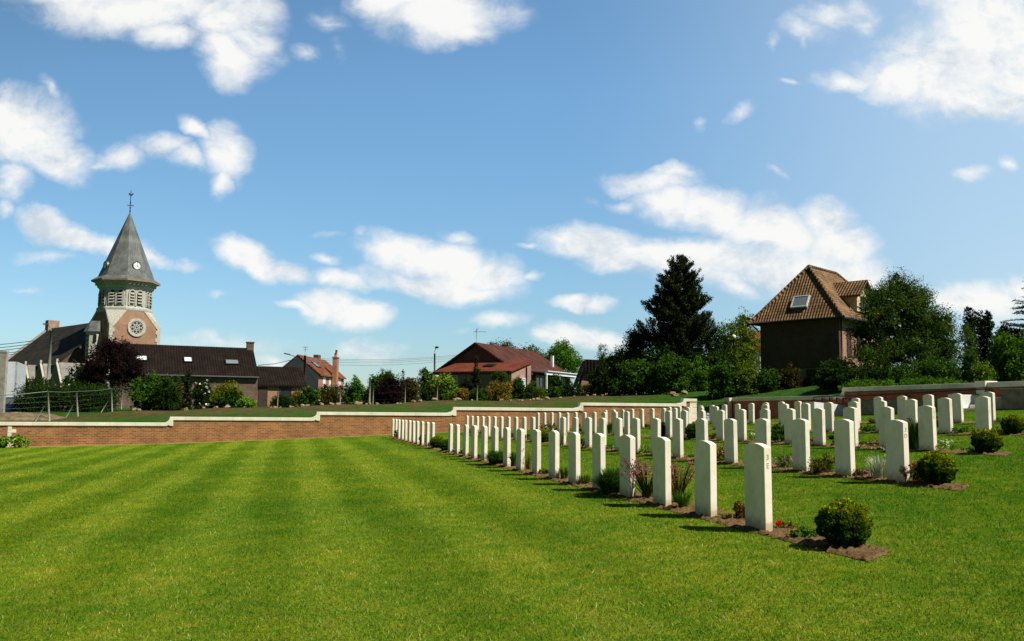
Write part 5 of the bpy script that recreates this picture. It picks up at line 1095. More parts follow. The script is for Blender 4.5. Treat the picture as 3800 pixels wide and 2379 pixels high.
# rose window
rcn = CC+n3*Hs+Vector((0, 0, 9.75))
rcn += nl*(-.12); ff = MB(); ff.ring(rcn+n3*.03, n3, .80, 1.12, .12, 36); rw_ = ff.build('rose_window', M['churchstone'], tw)
m = MB(); m.disc(rcn+n3*.012, n3, .82, .03, 36); m.build('pane', M['glass'], rw_)
m = MB(); m.ring(rcn+n3*.04, n3, .13, .22, .06, 16)
s_ = Zv.cross(n3).normalized()
for k in range(8):
    a_ = PI/8+k*PI/4; d_ = s_*math.cos(a_)+Zv*math.sin(a_); m.ring(rcn+n3*.04+d_*.56, n3, .165, .235, .06, 14); e_ = d_.cross(n3)
    a2 = k*PI/4+PI/8+PI/8; d2 = s_*math.cos(a2)+Zv*math.sin(a2); e2_ = d2.cross(n3); m.prism([rcn+n3*.04+d2*.2-e2_*.04, rcn+n3*.04+d2*.2+e2_*.04, rcn+n3*.04+d2*.5+e2_*.04, rcn+n3*.04+d2*.5-e2_*.04], n3*.06)
m.build('tracery', M['churchstone'], rw_)
# nave
u_ = -n3; LN = 23.7; hwn = 6.3; zrn = 10.95; zen = 5.2
N0 = CC+u_*Hs+nl*hwn; fn = Fr(N0, N0+u_*(LN-Hs))
if fn.e2.dot(nl) > 0: fn.e2 = -fn.e2
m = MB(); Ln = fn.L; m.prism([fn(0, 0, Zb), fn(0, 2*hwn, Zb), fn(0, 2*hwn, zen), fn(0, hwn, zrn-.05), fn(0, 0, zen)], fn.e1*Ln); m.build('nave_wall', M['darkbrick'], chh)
m = MB()
for b0, z0_ in ((-.3, zen-.25), (2*hwn+.3, zen-.25)): m.prism([fn(0, b0, z0_), fn(0, hwn, zrn), fn(0, hwn, zrn+.16), fn(0, b0, z0_+.16)], fn.e1*(Ln-.3))
m.build('nave_roof', M['churchroof'], chh)
m = MB()
for b0, z0_ in ((-.45, zen-.3),): m.prism([fn(Ln-.3, b0, z0_), fn(Ln-.3, hwn, zrn+.05), fn(Ln-.3, hwn, zrn+.42), fn(Ln-.3, b0, z0_+.35)], fn.e1*.45)
m.prism([fn(Ln-.3, 2*hwn+.4, zen-.3), fn(Ln-.3, hwn, zrn+.05), fn(Ln-.3, hwn, zrn+.42), fn(Ln-.3, 2*hwn+.4, zen+.05)], fn.e1*.45)
m.build('verge', M['concrete'], chh)
c = MB().box((0, 0, 0), (1.1, 1.5, 1.7), lambda x, y, z: fn(Ln-.2+x, hwn+.3+y, zrn+.45+z)).build('chimney', M['bungbrick'], chh)
# three aisle gables with pale coping
for k, xg in enumerate((96, 152, 212)):
    a_ = ax(fn, xg, 1330, -1.4); gw = 1.45; zt = 5.15; zl2 = 2.9; b0 = -1.4
    g = MB(); g.prism([fn(a_-gw, b0, 0), fn(a_+gw, b0, 0), fn(a_+gw, b0, zl2), fn(a_, b0, zt), fn(a_-gw, b0, zl2)], fn.e2*3.6); gg = g.build('aisle_gable', M['bungbrick'], chh)
    g = MB()
    for s2 in (-1, 1): g.prism([fn(a_+s2*(gw+.05), b0+.25, zl2-.05), fn(a_, b0+.25, zt+.02), fn(a_, b0+.25, zt+.12), fn(a_+s2*(gw+.05), b0+.25, zl2+.05)], fn.e2*4.0)
    g.build('gable_roof', M['lightslate'], gg); g = MB()
    for s2 in (-1, 1): g.prism([fn(a_+s2*(gw+.15), b0-.12, zl2-.15), fn(a_, b0-.12, zt+.05), fn(a_, b0-.12, zt+.24), fn(a_+s2*(gw+.15), b0-.12, zl2+.06)], fn.e2*.2)
    g.box((0, 0, 0), (.2, .22, .34), lambda x, y, z: fn(a_+x, b0+y, zt+.36+z)); g.build('gable_coping', M['churchstone'], gg)
    g = MB(); g.prism([fn(a_-.45, b0-.03, 1.5), fn(a_+.45, b0-.03, 1.5), fn(a_+.45, b0-.03, 2.4), fn(a_, b0-.03, 3.1), fn(a_-.45, b0-.03, 2.4)], fn.e2*.02); g.build('window', M['glass'], gg)
    g = MB(); g.ring(fn(a_, b0-.04, 2.4), -fn.e2, .5, .68, .08, 20); g.build('window_arch', M['churchstone'], gg)
# stair turret
TC = PX(352, 1265, 107.5); TC.z = 0
def pol(c, Rr, z, n=8, a0=.3): return [c+Vector((math.cos(a0+2*PI*k/n)*Rr, math.sin(a0+2*PI*k/n)*Rr, z)) for k in range(n)]
m = MB(); m.loft(pol(TC, 1.0, Zb), pol(TC, 1.0, 9.1)); m.loft(pol(TC, 1.0, 8.9), pol(TC, 1.15, 9.15)); tu = m.build('turret', M['churchstone'], chh)
m = MB(); t1 = [TC-u_*.0+fn.e1*a_*.45+Vector((0, 0, 10.5)) for a_ in (1, -1)]
base = pol(TC, 1.28, 9.12); topo = pol(TC, .32, 10.45); topo = [p+Rl*(.35 if (p-TC).dot(Rl) > 0 else -.35) for p in topo]; m.loft(base, topo); m.face(*topo); m.face(*base[::-1]); m.build('turret_roof', M['slate'], chh)
for dx, zc_, ww, hh in ((-.55, 8.55, .3, .22), (-.55, 8.0, .3, .22), (-.55, 7.5, .3, .22), (.42, 8.3, .26, .9), (-.55, 6.8, .3, .22)):
    MB().box((0, 0, 0), (ww, .5, hh), lambda x, y, z: TC-Hd*.80+Rl*(dx+x)+Hd*y*.8+Vector((0, 0, zc_+z))).build('turret_opening', M['black'], tu)
# ------------------------------------------------------------------ far left buildings, car, fence, poles
f7 = Fr(PX(-160, 1400, 66), PX(54, 1400, 66)); w7 = empty('white_building', f7(2, 1, 0), 'white rendered building at the left edge of the view', 'building')
zt = PX(30, 1342, 66).z; m = MB(); m.box((0, 0, 0), (f7.L, .3, zt+1.4), lambda x, y, z: f7(f7.L/2+x, .15+y, (zt-1.4)/2+z)); m.build('wall', M['white'], w7)
m = MB(); q0 = f7(f7.L, 0, 0); q1 = PX(88, 1400, 69.5); m.prism([Vector((q0.x, q0.y, -1.4))+f7.e2*.0, Vector((q1.x, q1.y, -1.4)), Vector((q1.x, q1.y, zt-.1)), Vector((q0.x, q0.y, zt))], f7.e2*.3); m.build('side_wing', M['palepaint'], w7)
f8 = Fr(PX(-200, 1400, 60), PX(19, 1400, 60)); w8 = empty('brick_building', f8(2, 1, 0), 'pale brick wall corner cut off at the left edge of the photo', 'building')
zt = PX(10, 1309, 60).z; m = MB(); m.box((0, 0, 0), (f8.L, .25, zt+1.4), lambda x, y, z: f8(f8.L/2+x, .125+y, (zt-1.4)/2+z)); m.build('wall', M['concrete'], w8)
MB().box((0, 0, 0), (f8.L+.04, .3, .12), lambda x, y, z: f8(f8.L/2+x, .125+y, zt+.07+z)).build('coping', M['concrete'], w8)
# small dark car behind the mound
cc0 = PX(92, 1512, 63); car = empty('parked_car', (cc0.x, cc0.y, cc0.z-.7), 'small dark blue car half hidden behind the dirt mound', 'car')
side = [(-1.9, .3), (1.9, .3), (1.95, .75), (1.3, .85), (.75, 1.35), (-.9, 1.4), (-1.6, .95), (-1.95, .85)]
def cf(a, b, z): return Vector((cc0.x, cc0.y, cc0.z-.7))+Rl*a+Hd*b+Vector((0, 0, z))
MB().prism([cf(a, -.8, z) for a, z in side], Hd*1.6).build('body', M['blue'], car, bevel=.06)
m = MB(); m.prism([cf(a, -.82, z) for a, z in ((-1.35, .95), (1.05, .92), (.68, 1.27), (-.85, 1.31))], Hd*1.64); m.build('window', M['skyglass'], car)
for a in (-1.2, 1.2):
    for b in (-.72, .72): MB().disc(cf(a, b-.1, .32), Hd, .32, .2, 18).build('wheel', M['rubber'], car)
# dirt mound
V = []; 
mc = PX(60, 1555, 50); gx, gy = np.meshgrid(np.linspace(-1, 1, 26), np.linspace(-1, 1, 16)); hgt = np.clip(1-gx**2-gy**2, 0, 1)**.7*(.75+.35*NR.random(gx.shape))
ww_ = mc.x+gx*2.6*HY+gy*1.2*HX; rr_ = mc.y-gx*2.6*HX*0+gy*1.6; zz_ = HF(ww_, rr_)-.05+hgt*.42
V = np.stack([ww_, rr_, zz_], -1).reshape(-1, 3); i, j = np.meshgrid(np.arange(25), np.arange(15)); q = (j*26+i).ravel()
md = link('dirt_mound', npmesh('dirt_mound', V, np.stack([q, q+1, q+27, q+26], 1), smooth=True), M['dirt']); tag(md, 'low mound of bare earth behind the wall, far left', 'mound')
# wire fence
wf = empty('wire_fence', PX(290, 1550, 54), 'wire mesh fence with leaning grey posts before the dark hedge', 'fence')
FP = [((177, 1453), (186, 1566), 48), ((283, 1453), (292, 1554), 54), ((413, 1443), (418, 1533), 60), ((453, 1440), (451, 1519), 66), ((505, 1437), (509, 1528), 69)]
FP = [((-40, 1468), (-30, 1570), 46)]+FP; tops = []; bots = []
for k, (t, b, d) in enumerate(FP):
    tp = PX(*t, d); bp = PX(*b, d); tops.append(tp); bots.append(bp); MB().tube([bp-Vector((0, 0, .3)), tp], .05 if k < 4 else .035, 8).build('post', M['greywood'], wf)
    if k in (1, 2, 3, 4): MB().tube([bp-Rl*.85-Vector((0, 0, .1)), lerp(bp, tp, .72)], .03, 6).build('brace', M['greywood'], wf)
m = MB()
for i in range(len(tops)-1):
    for j in range(0, 13, 2):
        t = j/12; sag = .05 if j in (0, 12) else .02; a = lerp(bots[i], tops[i], t); b = lerp(bots[i+1], tops[i+1], t)
        m.tube([a, lerp(a, b, .5)-Vector((0, 0, sag)), b], .022 if j == 12 else .004, 4, cap=False)
    n = int((tops[i+1]-tops[i]).length/.3)
m.build('wire_mesh', M['steel'], wf)
def pole(x, yt, yb, d, r, label, name='utility_pole', cat='pole', mat='greywood', lean=0):
    t = PX(x, yt, d); b = PX(x-lean, yb, d); e = empty(name, b, label, cat); MB().tube([(b.x, b.y, hf(b.x, b.y)-.3), t], [r*1.2, r*.8], 8).build('shaft', M[mat], e); return e, t
up1, t1 = pole(191, 1228, 1435, 84, .15, 'tall wooden utility pole with lamp in front of the church nave', lean=15)
m = MB(); m.tube([t1+Vector((0, 0, -.2)), t1+Vector((0, 0, .3))-Rl*.1, t1+Vector((0, 0, .62))-Rl*.45], .05, 6); m.box((0, 0, 0), (.5, .22, .12), lambda x, y, z: t1+Vector((0, 0, .64))-Rl*(.55+x)+Hd*y+Vector((0, 0, z))); m.build('lamp_arm', M['steel'], up1)
m = MB(); q = t1-Vector((0, 0, 1.2)); m.tube([q-Rl*.35, q+Rl*.35], .04, 6); m.build('crossarm', M['iron'], up1)
wr = empty('overhead_wires', t1, 'bundle of overhead wires from the utility pole to the left edge', 'wires')
m = MB()
for yl, yp in ((1272, 1256), (1286, 1266), (1298, 1276), (1309, 1288), (1323, 1292)):
    a = PX(-260, yl+14, 74); b = PX(186, yp, 84); m.tube([a.lerp(b, k/8)-Vector((0, 0, .5*math.sin(PI*k/8)*.5)) for k in range(9)], .028, 4, cap=False)
m.build('wire', M['iron'], wr)
up2, t2 = pole(1132, 1319, 1470, 92, .14, 'dark utility pole before the slate-gabled house', mat='wood')
m = MB(); m.tube([t2, t2+Vector((0, 0, .9))], .025, 5); a = t2+Vector((0, 0, .85)); m.tube([a-Rl*.28, a+Rl*.28], .02, 4); m.tube([a-Vector((0, 0, .25))-Rl*.2, a-Vector((0, 0, .25))+Rl*.3], .015, 4)
for k in range(5): m.tube([a+Rl*(-.25+k*.12)-Hd*.25, a+Rl*(-.25+k*.12)+Hd*.25], .012, 4)
m.build('aerial', M['steel'], up2)
wr2 = empty('overhead_wires', t2, 'faint overhead wires crossing between the pole and the bungalow', 'wires'); m = MB()
for yl, yr in ((1328, 1317), (1333, 1322), (1340, 1328), (1350, 1336)):
    a = PX(1132, yl, 92); b = PX(1700, yr, 100); m.tube([a.lerp(b, k/8)-Vector((0, 0, .35*math.sin(PI*k/8))) for k in range(9)], .018, 4, cap=False)
m.build('wire', M['steel'], wr2)
wr3 = empty('overhead_wires', t2, 'single overhead wire from the slate gable towards the long house', 'wires'); m = MB()
a = PX(958, 1356, 90); b = PX(1080, 1336, 100); m.tube([a, a.lerp(b, .5)-Vector((0, 0, .12)), b], .03, 4); m.build('wire', M['iron'], wr3)
sl1 = empty('street_lamp', PX(1088, 1340, 112), 'street lamp arm reaching left from behind the slate-gabled house', 'street lamp')
m = MB(); a = PX(1098, 1324, 112); m.tube([(a.x, a.y, 0), a, PX(1088, 1321, 112), PX(1072, 1316, 112)], .06, 6); m.build('pole', M['steel'], sl1)
m = MB(); q = PX(1066, 1314, 112); m.box((0, 0, 0), (.75, .3, .16), lambda x, y, z: q+Rl*x+Hd*y+Vector((0, 0, z-x*.2))); m.build('lamp_head', M['steel'], sl1)
sl2 = empty('street_lamp', PX(1613, 1400, 95), 'tall street lamp with curved arm left of the bungalow', 'street lamp')
m = MB(); m.tube([PX(1613, 1500, 95), PX(1613, 1400, 95), PX(1613, 1312, 95)], [.14, .11, .09], 8); m.tube([PX(1613, 1314, 95), PX(1613.5, 1302, 95), PX(1616, 1295, 95), PX(1620, 1290, 95)], .045, 6); m.build('pole', M['greywood'], sl2)
m = MB(); m.sphere(PX(1621, 1289, 95), (.22, .22, .12), 10, 6); m.build('lamp_head', M['iron'], sl2)
gl2 = empty('garden_lamp', PX(2723, 1400, 60), 'white globe garden lamp on a thin dark post left of the tall house', 'garden lamp')
m = MB(); p = PX(2723, 1250, 60); m.tube([(p.x, p.y, hf(p.x, p.y)-.1), p], .035, 6); m.build('post', M['iron'], gl2); m = MB(); m.sphere(p, .155, 16, 10); m.build('globe', M['globe'], gl2)
gf = empty('wire_fence', PX(1300, 1480, 60), 'thin green wire garden fence along the rubble line', 'fence')
gp_ = []
for x, yt in ((1030, 1460), (1262, 1430), (1371, 1400), (1384, 1458), (1503, 1443), (1622, 1430), (1770, 1440), (2190, 1432)):
    b = PR(x, 1500, 57.5); zt = PR(x, yt, 57.5).z; gb = hf(b.x, b.y); MB().tube([(b.x, b.y, gb-.1), (b.x, b.y, max(zt, gb+1.2))], .035 if x != 1371 else .06, 6).build('post', M['plinth'], gf); gp_.append(Vector((b.x, b.y, gb)))
m = MB()
for a, b in zip(gp_[:-1], gp_[1:]):
    for h in (.3, .7, 1.15): m.tube([a+Vector((0, 0, h)), b+Vector((0, 0, h))], .005, 4, cap=False)
m.build('wire', M['iron'], gf)
# ------------------------------------------------------------------ shrubs and trees beyond the walls
shrub(2955, 3130, 1385, 1462, 53, 'dark', 'dark evergreen bush against the lower side wall', 2800, .10)
shrub(3085, 3200, 1380, 1440, 46, 'dark', 'dark bush left of the big tree above the side wall', 2000, .10)
G1 = 'garden shrubs beyond the field'
shrub(88, 400, 1432, 1552, 62, 'dark', 'long dark clipped hedge behind the wire fence', 12000, .12, 'hedge', 'hedge', 'hedge', depth=1.6, outer=.75)
shrub(300, 425, 1440, 1545, 64, 'dark', 'dark bushy shrub behind the fence end, below the purple tree', 2600, .11)
shrub(60, 180, 1400, 1450, 72, 'dark', 'dark hedge top behind the clipped hedge, far left', 1700, .12, 'hedge', 'hedge', 'hedge', depth=1.4)
shrub(225, 345, 1330, 1450, 76, 'dark', 'green shrub between the utility pole and the purple tree', 2600, .13, blossoms=None)
shrub(250, 310, 1420, 1445, 63, 'dark', 'hedge top with white blossom behind the fence', 500, .10, blossoms=('whitef', 46, .12))
def tree(x0, x1, yt, yc, yb, d, pal, label, n, leaf, lobes, tr=.16, limbs=6, name='tree', cat='tree', group=None, asp=.5, nclump=None, spread=None, trx=None, outer=.5, up=.15, trunkh=.8, mat=None, core=.6):
    """lobes: (fx, fz, rx, rz) with fx -1..1 across, fz 0..1 from crown bottom to top, radii as share of half width / crown height"""
    xc = (x0+x1)/2 if trx is None else trx; b = PX(xc, yb, d); zg = hf(b.x, b.y); zg = min(zg, b.z+.2) if b.z < zg else zg
    cx = PX((x0+x1)/2, yb, d); top = PX((x0+x1)/2, yt, d).z; bot = PX((x0+x1)/2, yc, d).z; hw = (x1-x0)/2*d/F_; CH = top-bot
    e = empty(name, (b.x, b.y, zg), label, cat, group); L = []
    for fx, fz, rx, rz in lobes: c = Vector((cx.x, cx.y, 0))+Rl*(fx*hw)+Hd*R.uniform(-.25, .25)*hw; L.append((c.x, c.y, bot+fz*CH, rx*hw, rx*hw*.95, rz*CH))
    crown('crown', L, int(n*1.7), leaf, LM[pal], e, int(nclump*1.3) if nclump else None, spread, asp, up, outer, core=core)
    trunk('trunk', (b.x, b.y, zg), (top-zg)*trunkh, tr, e, limbs, hw*.6, mat); return e
tree(288, 532, 1262, 1452, 1500, 68, 'purple', 'dark purple-leaved tree in front of the church tower', 11000, .13,
     [(0,.5,.72,.5),(-.45,.38,.5,.36),(.5,.4,.48,.38),(-.2,.78,.42,.24),(.25,.76,.45,.26),(.62,.22,.36,.26),(-.6,.2,.38,.26),(-.72,.5,.24,.2),(.05,.9,.2,.1)], nclump=330, spread=.28)
shrub(478, 655, 1378, 1526, 64, 'mid', 'broad dark green shrub right of the purple tree', 4200, .12)
shrub(560, 665, 1400, 1526, 63, 'dark', 'leafy green shrub with light tips before the long house', 2400, .12)
shrub(636, 684, 1372, 1522, 66, 'brown', 'narrow bronze-green conifer before the long house', 1500, .09, 'conifer', 'conifer', 'cone')
shrub(672, 713, 1366, 1522, 65, 'cypress', 'narrow dark cypress left of the white-flowering bush', 1900, .08, 'conifer', 'conifer', 'column')
shrub(708, 785, 1402, 1525, 66, 'dark', 'white-flowering bush before the long house', 1500, .11, blossoms=('whitef', 260, .15))
shrub(770, 905, 1412, 1516, 67, 'gold', 'golden yellow-green shrub before the long house', 3200, .11)
shrub(790, 900, 1440, 1518, 66, 'mid', 'green lower bush in front of the golden shrub', 1300, .11)
shrub(875, 955, 1470, 1518, 65, 'lightplant', 'pale green leafy plants left of the brown annex door', 500, .13)
shrub(1000, 1098, 1464, 1512, 66, 'dark', 'low dark shrub under the annex window', 1300, .10)
shrub(1078, 1130, 1448, 1508, 67, 'tan', 'tan feathery bush right of the annex window', 1100, .08)
shrub(1105, 1190, 1432, 1506, 65, 'mid', 'green shrub with pale yellow tips right of the annex', 1500, .12, blossoms=('varieg', 130, .11))
shrub(1182, 1222, 1418, 1500, 67, 'dark', 'small pointed dark shrub below the shuttered windows', 900, .10, shape='cone')
shrub(1190, 1262, 1440, 1502, 65, 'brown', 'olive round shrub below the slate-gabled house', 1100, .10)
shrub(1180, 1330, 1432, 1500, 69, 'dark', 'dark hedge below the shuttered house', 1700, .11, 'hedge', 'hedge', 'hedge', depth=1.2)
shrub(1285, 1350, 1393, 1497, 66, 'bright', 'bright green upright bush right of the chimney house', 1800, .11)
shrub(1270, 1300, 1412, 1495, 68, 'mid', 'small green pointed shrub left of the bright bush', 700, .1, shape='cone')
shrub(1340, 1420, 1425, 1497, 64, 'dark', 'dark green bush beside the leaning post', 1200, .11)
shrub(1368, 1480, 1368, 1495, 68, 'mid', 'tall loose green bush in the middle of the hedge line', 2700, .11)
shrub(1390, 1500, 1395, 1492, 64, 'purple', 'dark brown-leaved shrub in the middle of the hedge line', 2400, .11)
shrub(1476, 1512, 1362, 1490, 69, 'cypress', 'thin dark pointed conifer rising from the hedge line', 800, .09, 'conifer', 'conifer', 'cone')
shrub(1480, 1560, 1395, 1490, 66, 'brown', 'olive-brown shrub left of the street lamp', 1700, .11)
shrub(1545, 1625, 1357, 1485, 70, 'mid', 'grey-green bush around the foot of the street lamp', 2000, .10)
shrub(1596, 1706, 1382, 1488, 62, 'laurel', 'pale yellow-flowering laurel bush left of the bungalow', 3200, .12)
shrub(1560, 1640, 1430, 1488, 61, 'dark', 'dark low shrub left of the laurel bush', 1000, .11)
shrub(1690, 1742, 1438, 1490, 61, 'orange', 'small orange-leaved bush right of the laurel', 900, .09)
shrub(1738, 1793, 1308, 1480, 62, 'cypress', 'dark pyramid conifer before the bungalow gable', 2300, .09, 'conifer', 'conifer', 'cone')
shrub(1700, 1760, 1395, 1480, 63, 'dark', 'dark bush left of the bungalow conifer', 1200, .10)
shrub(1822, 1893, 1378, 1420, 63, 'mid', 'round-headed small green tree before the lean-to extension', 1200, .09, yb_real=True)
shrub(1808, 1902, 1411, 1482, 60, 'tan', 'golden rounded bush before the bungalow', 2600, .08)
shrub(1738, 1830, 1440, 1486, 60, 'mid', 'low green bush left of the golden rounded bush', 1200, .10)
shrub(1890, 1950, 1392, 1482, 62, 'mid', 'green shrub under the bungalow side window', 1600, .10)
shrub(1942, 1995, 1414, 1480, 61, 'willow', 'grey-green rounded shrub beside the first porch post', 1300, .09)
shrub(1978, 2040, 1436, 1482, 60, 'yellowgreen', 'low yellow-green bush below the porch', 900, .09)
shrub(2025, 2090, 1432, 1480, 60, 'mid', 'low green bush below the porch middle', 1000, .10)
shrub(2040, 2092, 1380, 1440, 63, 'mid', 'climbing shrub in front of the porch windows', 700, .09)
shrub(2082, 2140, 1396, 1478, 60, 'dark', 'dark conical shrub at the right porch post', 1500, .09, shape='cone')
shrub(2128, 2255, 1428, 1474, 60, 'dark', 'low dark hedge before the small outbuilding', 1800, .10, 'hedge', 'hedge', 'hedge', depth=1.0)
G2 = 'trees behind the bungalow'
tree(1800, 1915, 1262, 1330, 1400, 104, 'brown', 'thin brownish tree top behind the bungalow ridge, left', 1700, .16, [(0,.5,.7,.4),(-.5,.5,.4,.35),(.5,.55,.4,.4)], core=0, nclump=70, spread=.35)
tree(1905, 2035, 1278, 1370, 1420, 100, 'willow', 'olive tree behind the right end of the bungalow ridge', 2600, .17, [(0,.5,.7,.45),(-.5,.55,.4,.35),(.5,.35,.45,.35)], nclump=90, spread=.4)
tree(2015, 2165, 1272, 1400, 1440, 98, 'bright', 'bright green tree behind the bungalow porch', 5200, .18, [(0,.5,.75,.48),(-.5,.6,.4,.3),(.1,.82,.4,.18),(.6,.3,.4,.3)], nclump=160, spread=.4)
tree(2212, 2262, 1262, 1345, 1450, 64, 'willow', 'slender sparse sapling left of the dark conifers', 700, .09, [(0,.5,.6,.5),(0,.2,.9,.2)], core=0, nclump=40, spread=.16, tr=.05)
# dark mass left of the pine
tree(2255, 2425, 1215, 1450, 1460, 62, 'dark', 'dark leafy tree between outbuilding and tall pine', 9500, .13, [(.3,.5,.7,.5),(-.3,.35,.6,.36),(.5,.8,.3,.2),(-.6,.2,.45,.25),(.1,.7,.45,.25),(.5,.3,.5,.35)], nclump=260, spread=.3)
shrub(2180, 2300, 1350, 1462, 60, 'dark', 'dark shrub at the left foot of the tree mass', 2600, .12)
shrub(2290, 2440, 1330, 1462, 57, 'mid', 'wide green bush left below the tall pine', 4200, .12)
shrub(2410, 2560, 1312, 1462, 56, 'mid', 'wide green bush directly below the tall pine', 5000, .12, up=.5)
shrub(2540, 2650, 1325, 1460, 57, 'bright', 'bright green shooting bush right below the tall pine', 3400, .12, up=.6)
shrub(2630, 2740, 1338, 1464, 51.5, 'mid', 'green bush below the globe lamp', 3300, .12, up=.3)
shrub(2720, 2818, 1360, 1464, 51.5, 'yellowgreen', 'yellow-green bush left of the tall house basement', 2400, .11)
shrub(2800, 2905, 1362, 1464, 51.5, 'mid', 'green bush below the tall house wall', 2600, .11)
shrub(2885, 2980, 1354, 1464, 51.5, 'brown', 'brownish rounded bush before the tall house wall', 2600, .10)
shrub(2960, 3075, 1392, 1464, 51.5, 'dark', 'low dark bush right of the brownish rounded bush', 1500, .11)
tree(2590, 2720, 1205, 1400, 1450, 64, 'dark', 'dark evergreen right of the pine, behind the globe lamp', 6000, .13, [(0,.5,.7,.5),(-.4,.7,.4,.25),(.5,.4,.45,.4),(0,.2,.8,.25)], nclump=180, spread=.3)
tree(2650, 2845, 1150, 1400, 1440, 76, 'yellowgreen', 'light yellow-green drooping tree left of the tall house', 7500, .15, [(.1,.45,.7,.45),(.2,.8,.35,.22),(-.45,.5,.45,.32),(.55,.3,.4,.32),(-.1,.2,.7,.22)], nclump=230, spread=.35, up=-.5)
shrub(2235, 2400, 1290, 1455, 61, 'dark', 'dark green shrub mass left of the tall pine', 4200, .12)
shrub(2380, 2560, 1275, 1455, 59, 'dark', 'dark thicket around the foot of the tall pine', 4800, .12)
shrub(2540, 2760, 1300, 1458, 58.5, 'dark', 'dark thicket between the tall pine and the globe lamp', 4600, .12)
# pine with upturned needle brushes
def pine(x, yt, yb, d, whw, label):
    b = PX(x, yb, d); zg = hf(b.x, b.y); top = PX(x+8, yt, d).z; H = top-zg; e = empty('pine_tree', (b.x, b.y, zg), label, 'tree'); m = MB(); m.tube([(b.x, b.y, zg-.3), (b.x, b.y, zg+H*.5), (b.x, b.y, top-.3)], [.24, .16, .03], 8)
    Pp = []; Dd = []; nb = 0
    for t in np.arange(.20, 1.0, .022):
        prof = min(1, (t-.08)*3.2)*(1-max(0, t-.30)/.70)**.66; Lb = whw*prof+.16
        for k in range(8 if t < .85 else 5):
            a = R.uniform(0, 2*PI); L_ = Lb*R.uniform(.55, 1.12); s = Vector((b.x, b.y, zg+H*t)); dv = Vector((math.cos(a), math.sin(a), 0)); p1 = s+dv*L_*.6+Vector((0, 0, -.02*L_)); p2 = s+dv*L_+Vector((0, 0, L_*.28))
            m.tube([s, p1, p2], [.05, .03, .012], 5, cap=False); nt_ = max(2, int(L_/.16))
            for i in range(nt_):
                f = .25+.75*(i+.5)/nt_; c = s.lerp(p1, f/.6) if f < .6 else p1.lerp(p2, (f-.6)/.4); c = c+Vector((R.uniform(-.16, .16), R.uniform(-.16, .16), R.uniform(-.02, .12)))
                Pp.append(c); Dd.append((dv*.55+Vector((0, 0, .9))).normalized())
    m.build('trunk', M['bark'], e); C = np.array([tuple(p) for p in Pp]); D = np.array([tuple(p) for p in Dd]); nn = 46; C2 = np.repeat(C, nn, 0); D2 = np.repeat(D, nn, 0)
    tt = NR.random(len(C2)); P_ = C2+D2*(tt*.30)[:, None]+NR.normal(size=C2.shape)*.065; dirs_ = D2*.8+unit(len(C2))*.9
    V, Fc, rn = leafquads(P_-np.array([b.x, b.y, zg]), .16, .30, .1, rnd=np.clip(tt*.6+.4*NR.random(len(tt))**2, 0, 1), dirs=dirs_); link('crown', npmesh('crown', V, Fc, rn), LM['pine'], e)
pine(2528, 964, 1450, 60, 2.85, 'tall dark pine with upturned needle clumps, the tallest tree')
# big tree right of the house
tree(3135, 3560, 1003, 1405, 1402, 50, 'willow', 'large leafy green tree right of the tall house', 26000, .115,
     [(-.1,.5,.55,.4),(.05,.82,.33,.16),(-.35,.70,.34,.2),(.38,.74,.25,.18),(-.55,.4,.32,.26),(.42,.42,.46,.3),(.0,.25,.6,.2),(-.6,.18,.34,.18),(.60,.20,.42,.24),(.62,.50,.34,.2),(.75,.30,.26,.2),(-.62,.60,.16,.14),(.2,.6,.4,.26),(.05,.95,.10,.07)], tr=.22, limbs=10, nclump=620, spread=.26, trx=3290, asp=.36, trunkh=.7, core=.62)
shrub(3025, 3180, 1325, 1432, 47, 'dark', 'dark shrub against the right corner of the tall house', 3400, .11)
shrub(3150, 3300, 1352, 1425, 44, 'dark', 'dark undergrowth under the big tree, left', 2600, .10)
shrub(3280, 3430, 1350, 1420, 43, 'mid', 'green undergrowth under the big tree, middle', 2600, .10)
shrub(3400, 3580, 1330, 1418, 43, 'mid', 'green undergrowth under the big tree, right', 3200, .10)
shrub(3120, 3330, 1404, 1432, 38, 'bright', 'fresh green low growth above the side wall coping, left', 1400, .08, up=.5)
shrub(3330, 3590, 1398, 1424, 36, 'bright', 'fresh green low growth above the side wall coping, right', 1700, .08, up=.5)
G3 = 'dark columnar cypresses'
shrub(3585, 3636, 1130, 1405, 50, 'cypress', 'leftmost of the three dark columnar cypresses', 4200, .09, 'cypress_tree', 'tree', 'column', group=G3)
shrub(3624, 3664, 1138, 1405, 51, 'cypress', 'middle of the three dark columnar cypresses', 3600, .09, 'cypress_tree', 'tree', 'column', group=G3)
shrub(3650, 3696, 1145, 1405, 50, 'cypress', 'rightmost of the three dark columnar cypresses', 4000, .09, 'cypress_tree', 'tree', 'column', group=G3)
tree(3540, 3640, 1190, 1400, 1405, 45, 'willow', 'thin airy shrub with small leaves left of the cypresses', 2400, .08, [(0,.5,.7,.5),(.2,.8,.5,.2),(-.3,.3,.6,.3)], core=0, nclump=120, spread=.16, tr=.04, name='shrub', cat='shrub')
shrub(3570, 3640, 1290, 1412, 41, 'mid', 'green bush at the foot of the cypresses', 1900, .09)
shrub(3590, 3690, 1338, 1418, 37, 'laurel', 'variegated shrub with yellow flowers above the side wall pier', 1900, .075, blossoms=('yellowf', 46, .09))
shrub(3690, 3850, 1232, 1415, 42, 'bright', 'bright green bush at the right edge above the wall', 5200, .10)
shrub(3640, 3760, 1330, 1415, 43, 'dark', 'dark bush right of the cypresses', 2200, .10)
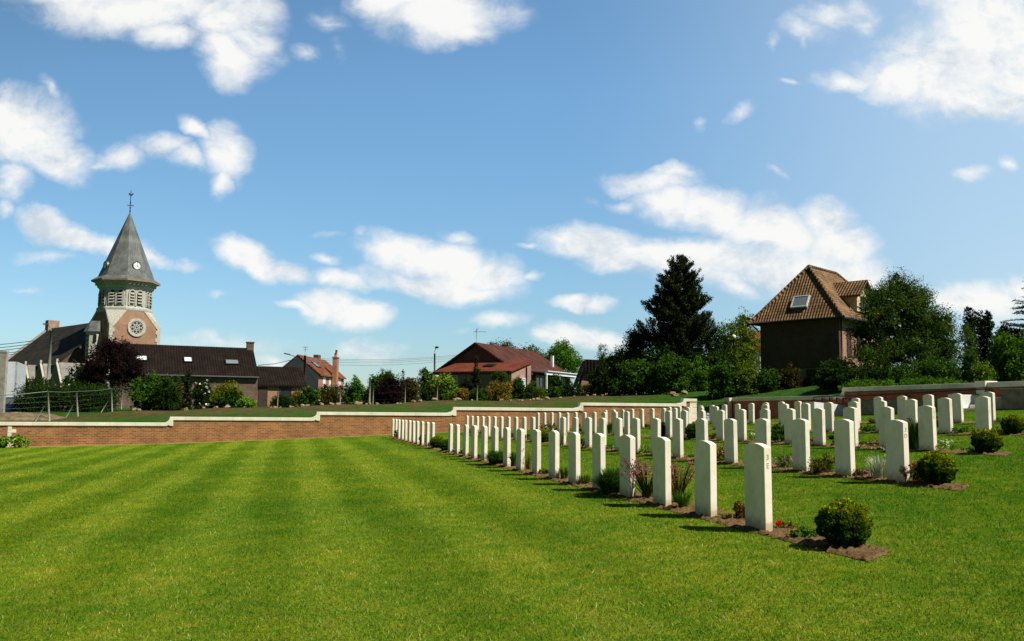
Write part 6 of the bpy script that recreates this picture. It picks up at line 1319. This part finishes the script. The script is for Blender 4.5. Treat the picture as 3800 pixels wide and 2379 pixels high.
def cedar(x, yt, yb, d, hw, label):
    b = PX(x, yb, d); zg = hf(b.x, b.y); top = PX(x, yt, d).z; H = top-zg; e = empty('cedar_tree', (b.x, b.y, zg), label, 'tree'); m = MB(); m.tube([(b.x, b.y, zg-.3), (b.x, b.y, top)], [.25, .04], 8); Pp = []
    for t in np.arange(.25, 1, .035):
        for k in range(5):
            a = R.uniform(0, 2*PI); L_ = hw*(1.08-t)*R.uniform(.75, 1.1)+.2; s = Vector((b.x, b.y, zg+H*t)); dv = Vector((math.cos(a), math.sin(a), 0)); p2 = s+dv*L_+Vector((0, 0, L_*R.uniform(-.05, .25))); m.tube([s, s.lerp(p2, .5)+Vector((0, 0, .04*L_)), p2], [.05, .03, .01], 5, cap=False)
            sd_ = Vector((-dv.y, dv.x, 0))
            for i in range(int(L_/.05)): f = (i+1)/(L_/.05); wv = .30*(1-f)*L_*.5+.06; q = s.lerp(p2, f)+sd_*R.uniform(-wv, wv)+Vector((0, 0, .04*L_*math.sin(PI*f)+R.uniform(-.03, .05))); Pp.append(q)
    m.build('trunk', M['bark'], e); C = np.repeat(np.array([tuple(p) for p in Pp]), 5, 0)+NR.normal(size=(len(Pp)*5, 3))*np.array([.06, .06, .03]); V, Fc, rn = leafquads(C-np.array([b.x, b.y, zg]), .10, .35, .1); link('crown', npmesh('crown', V, Fc, rn), LM['pine'], e)
cedar(3850, 1020, 1420, 56, 2.9, 'layered cedar with drooping tiered branches at the right edge')
shrub(3690, 3800, 1205, 1300, 58, 'purple', 'dark reddish tree top before the cedar', 1800, .11, yb_real=True)
# background screen of trees far beyond the village
def farwood(x0, x1, d, h, label):
    L = []; n = int((x1-x0)/55)
    for i in range(n):
        p = PX(x0+(x1-x0)*(i+.5)/n, 1500, d*R.uniform(.95, 1.1)); L.append((p.x, p.y, hf(p.x, p.y)+.4, 3.6, 3.6, h*R.uniform(.8, 1.15)))
    P_, t_ = clump_points(L, 16000, 900, .9, .2); V, Fc, rn = leafquads(P_, .55, .6, .1, rnd=t_); tag(link('far_wood', npmesh('far_wood', V, Fc, rn), LM['mid'], None), label, 'wood', kind='stuff')
farwood(-700, 4600, 170, 3.0, 'distant line of woodland beyond the village gardens')
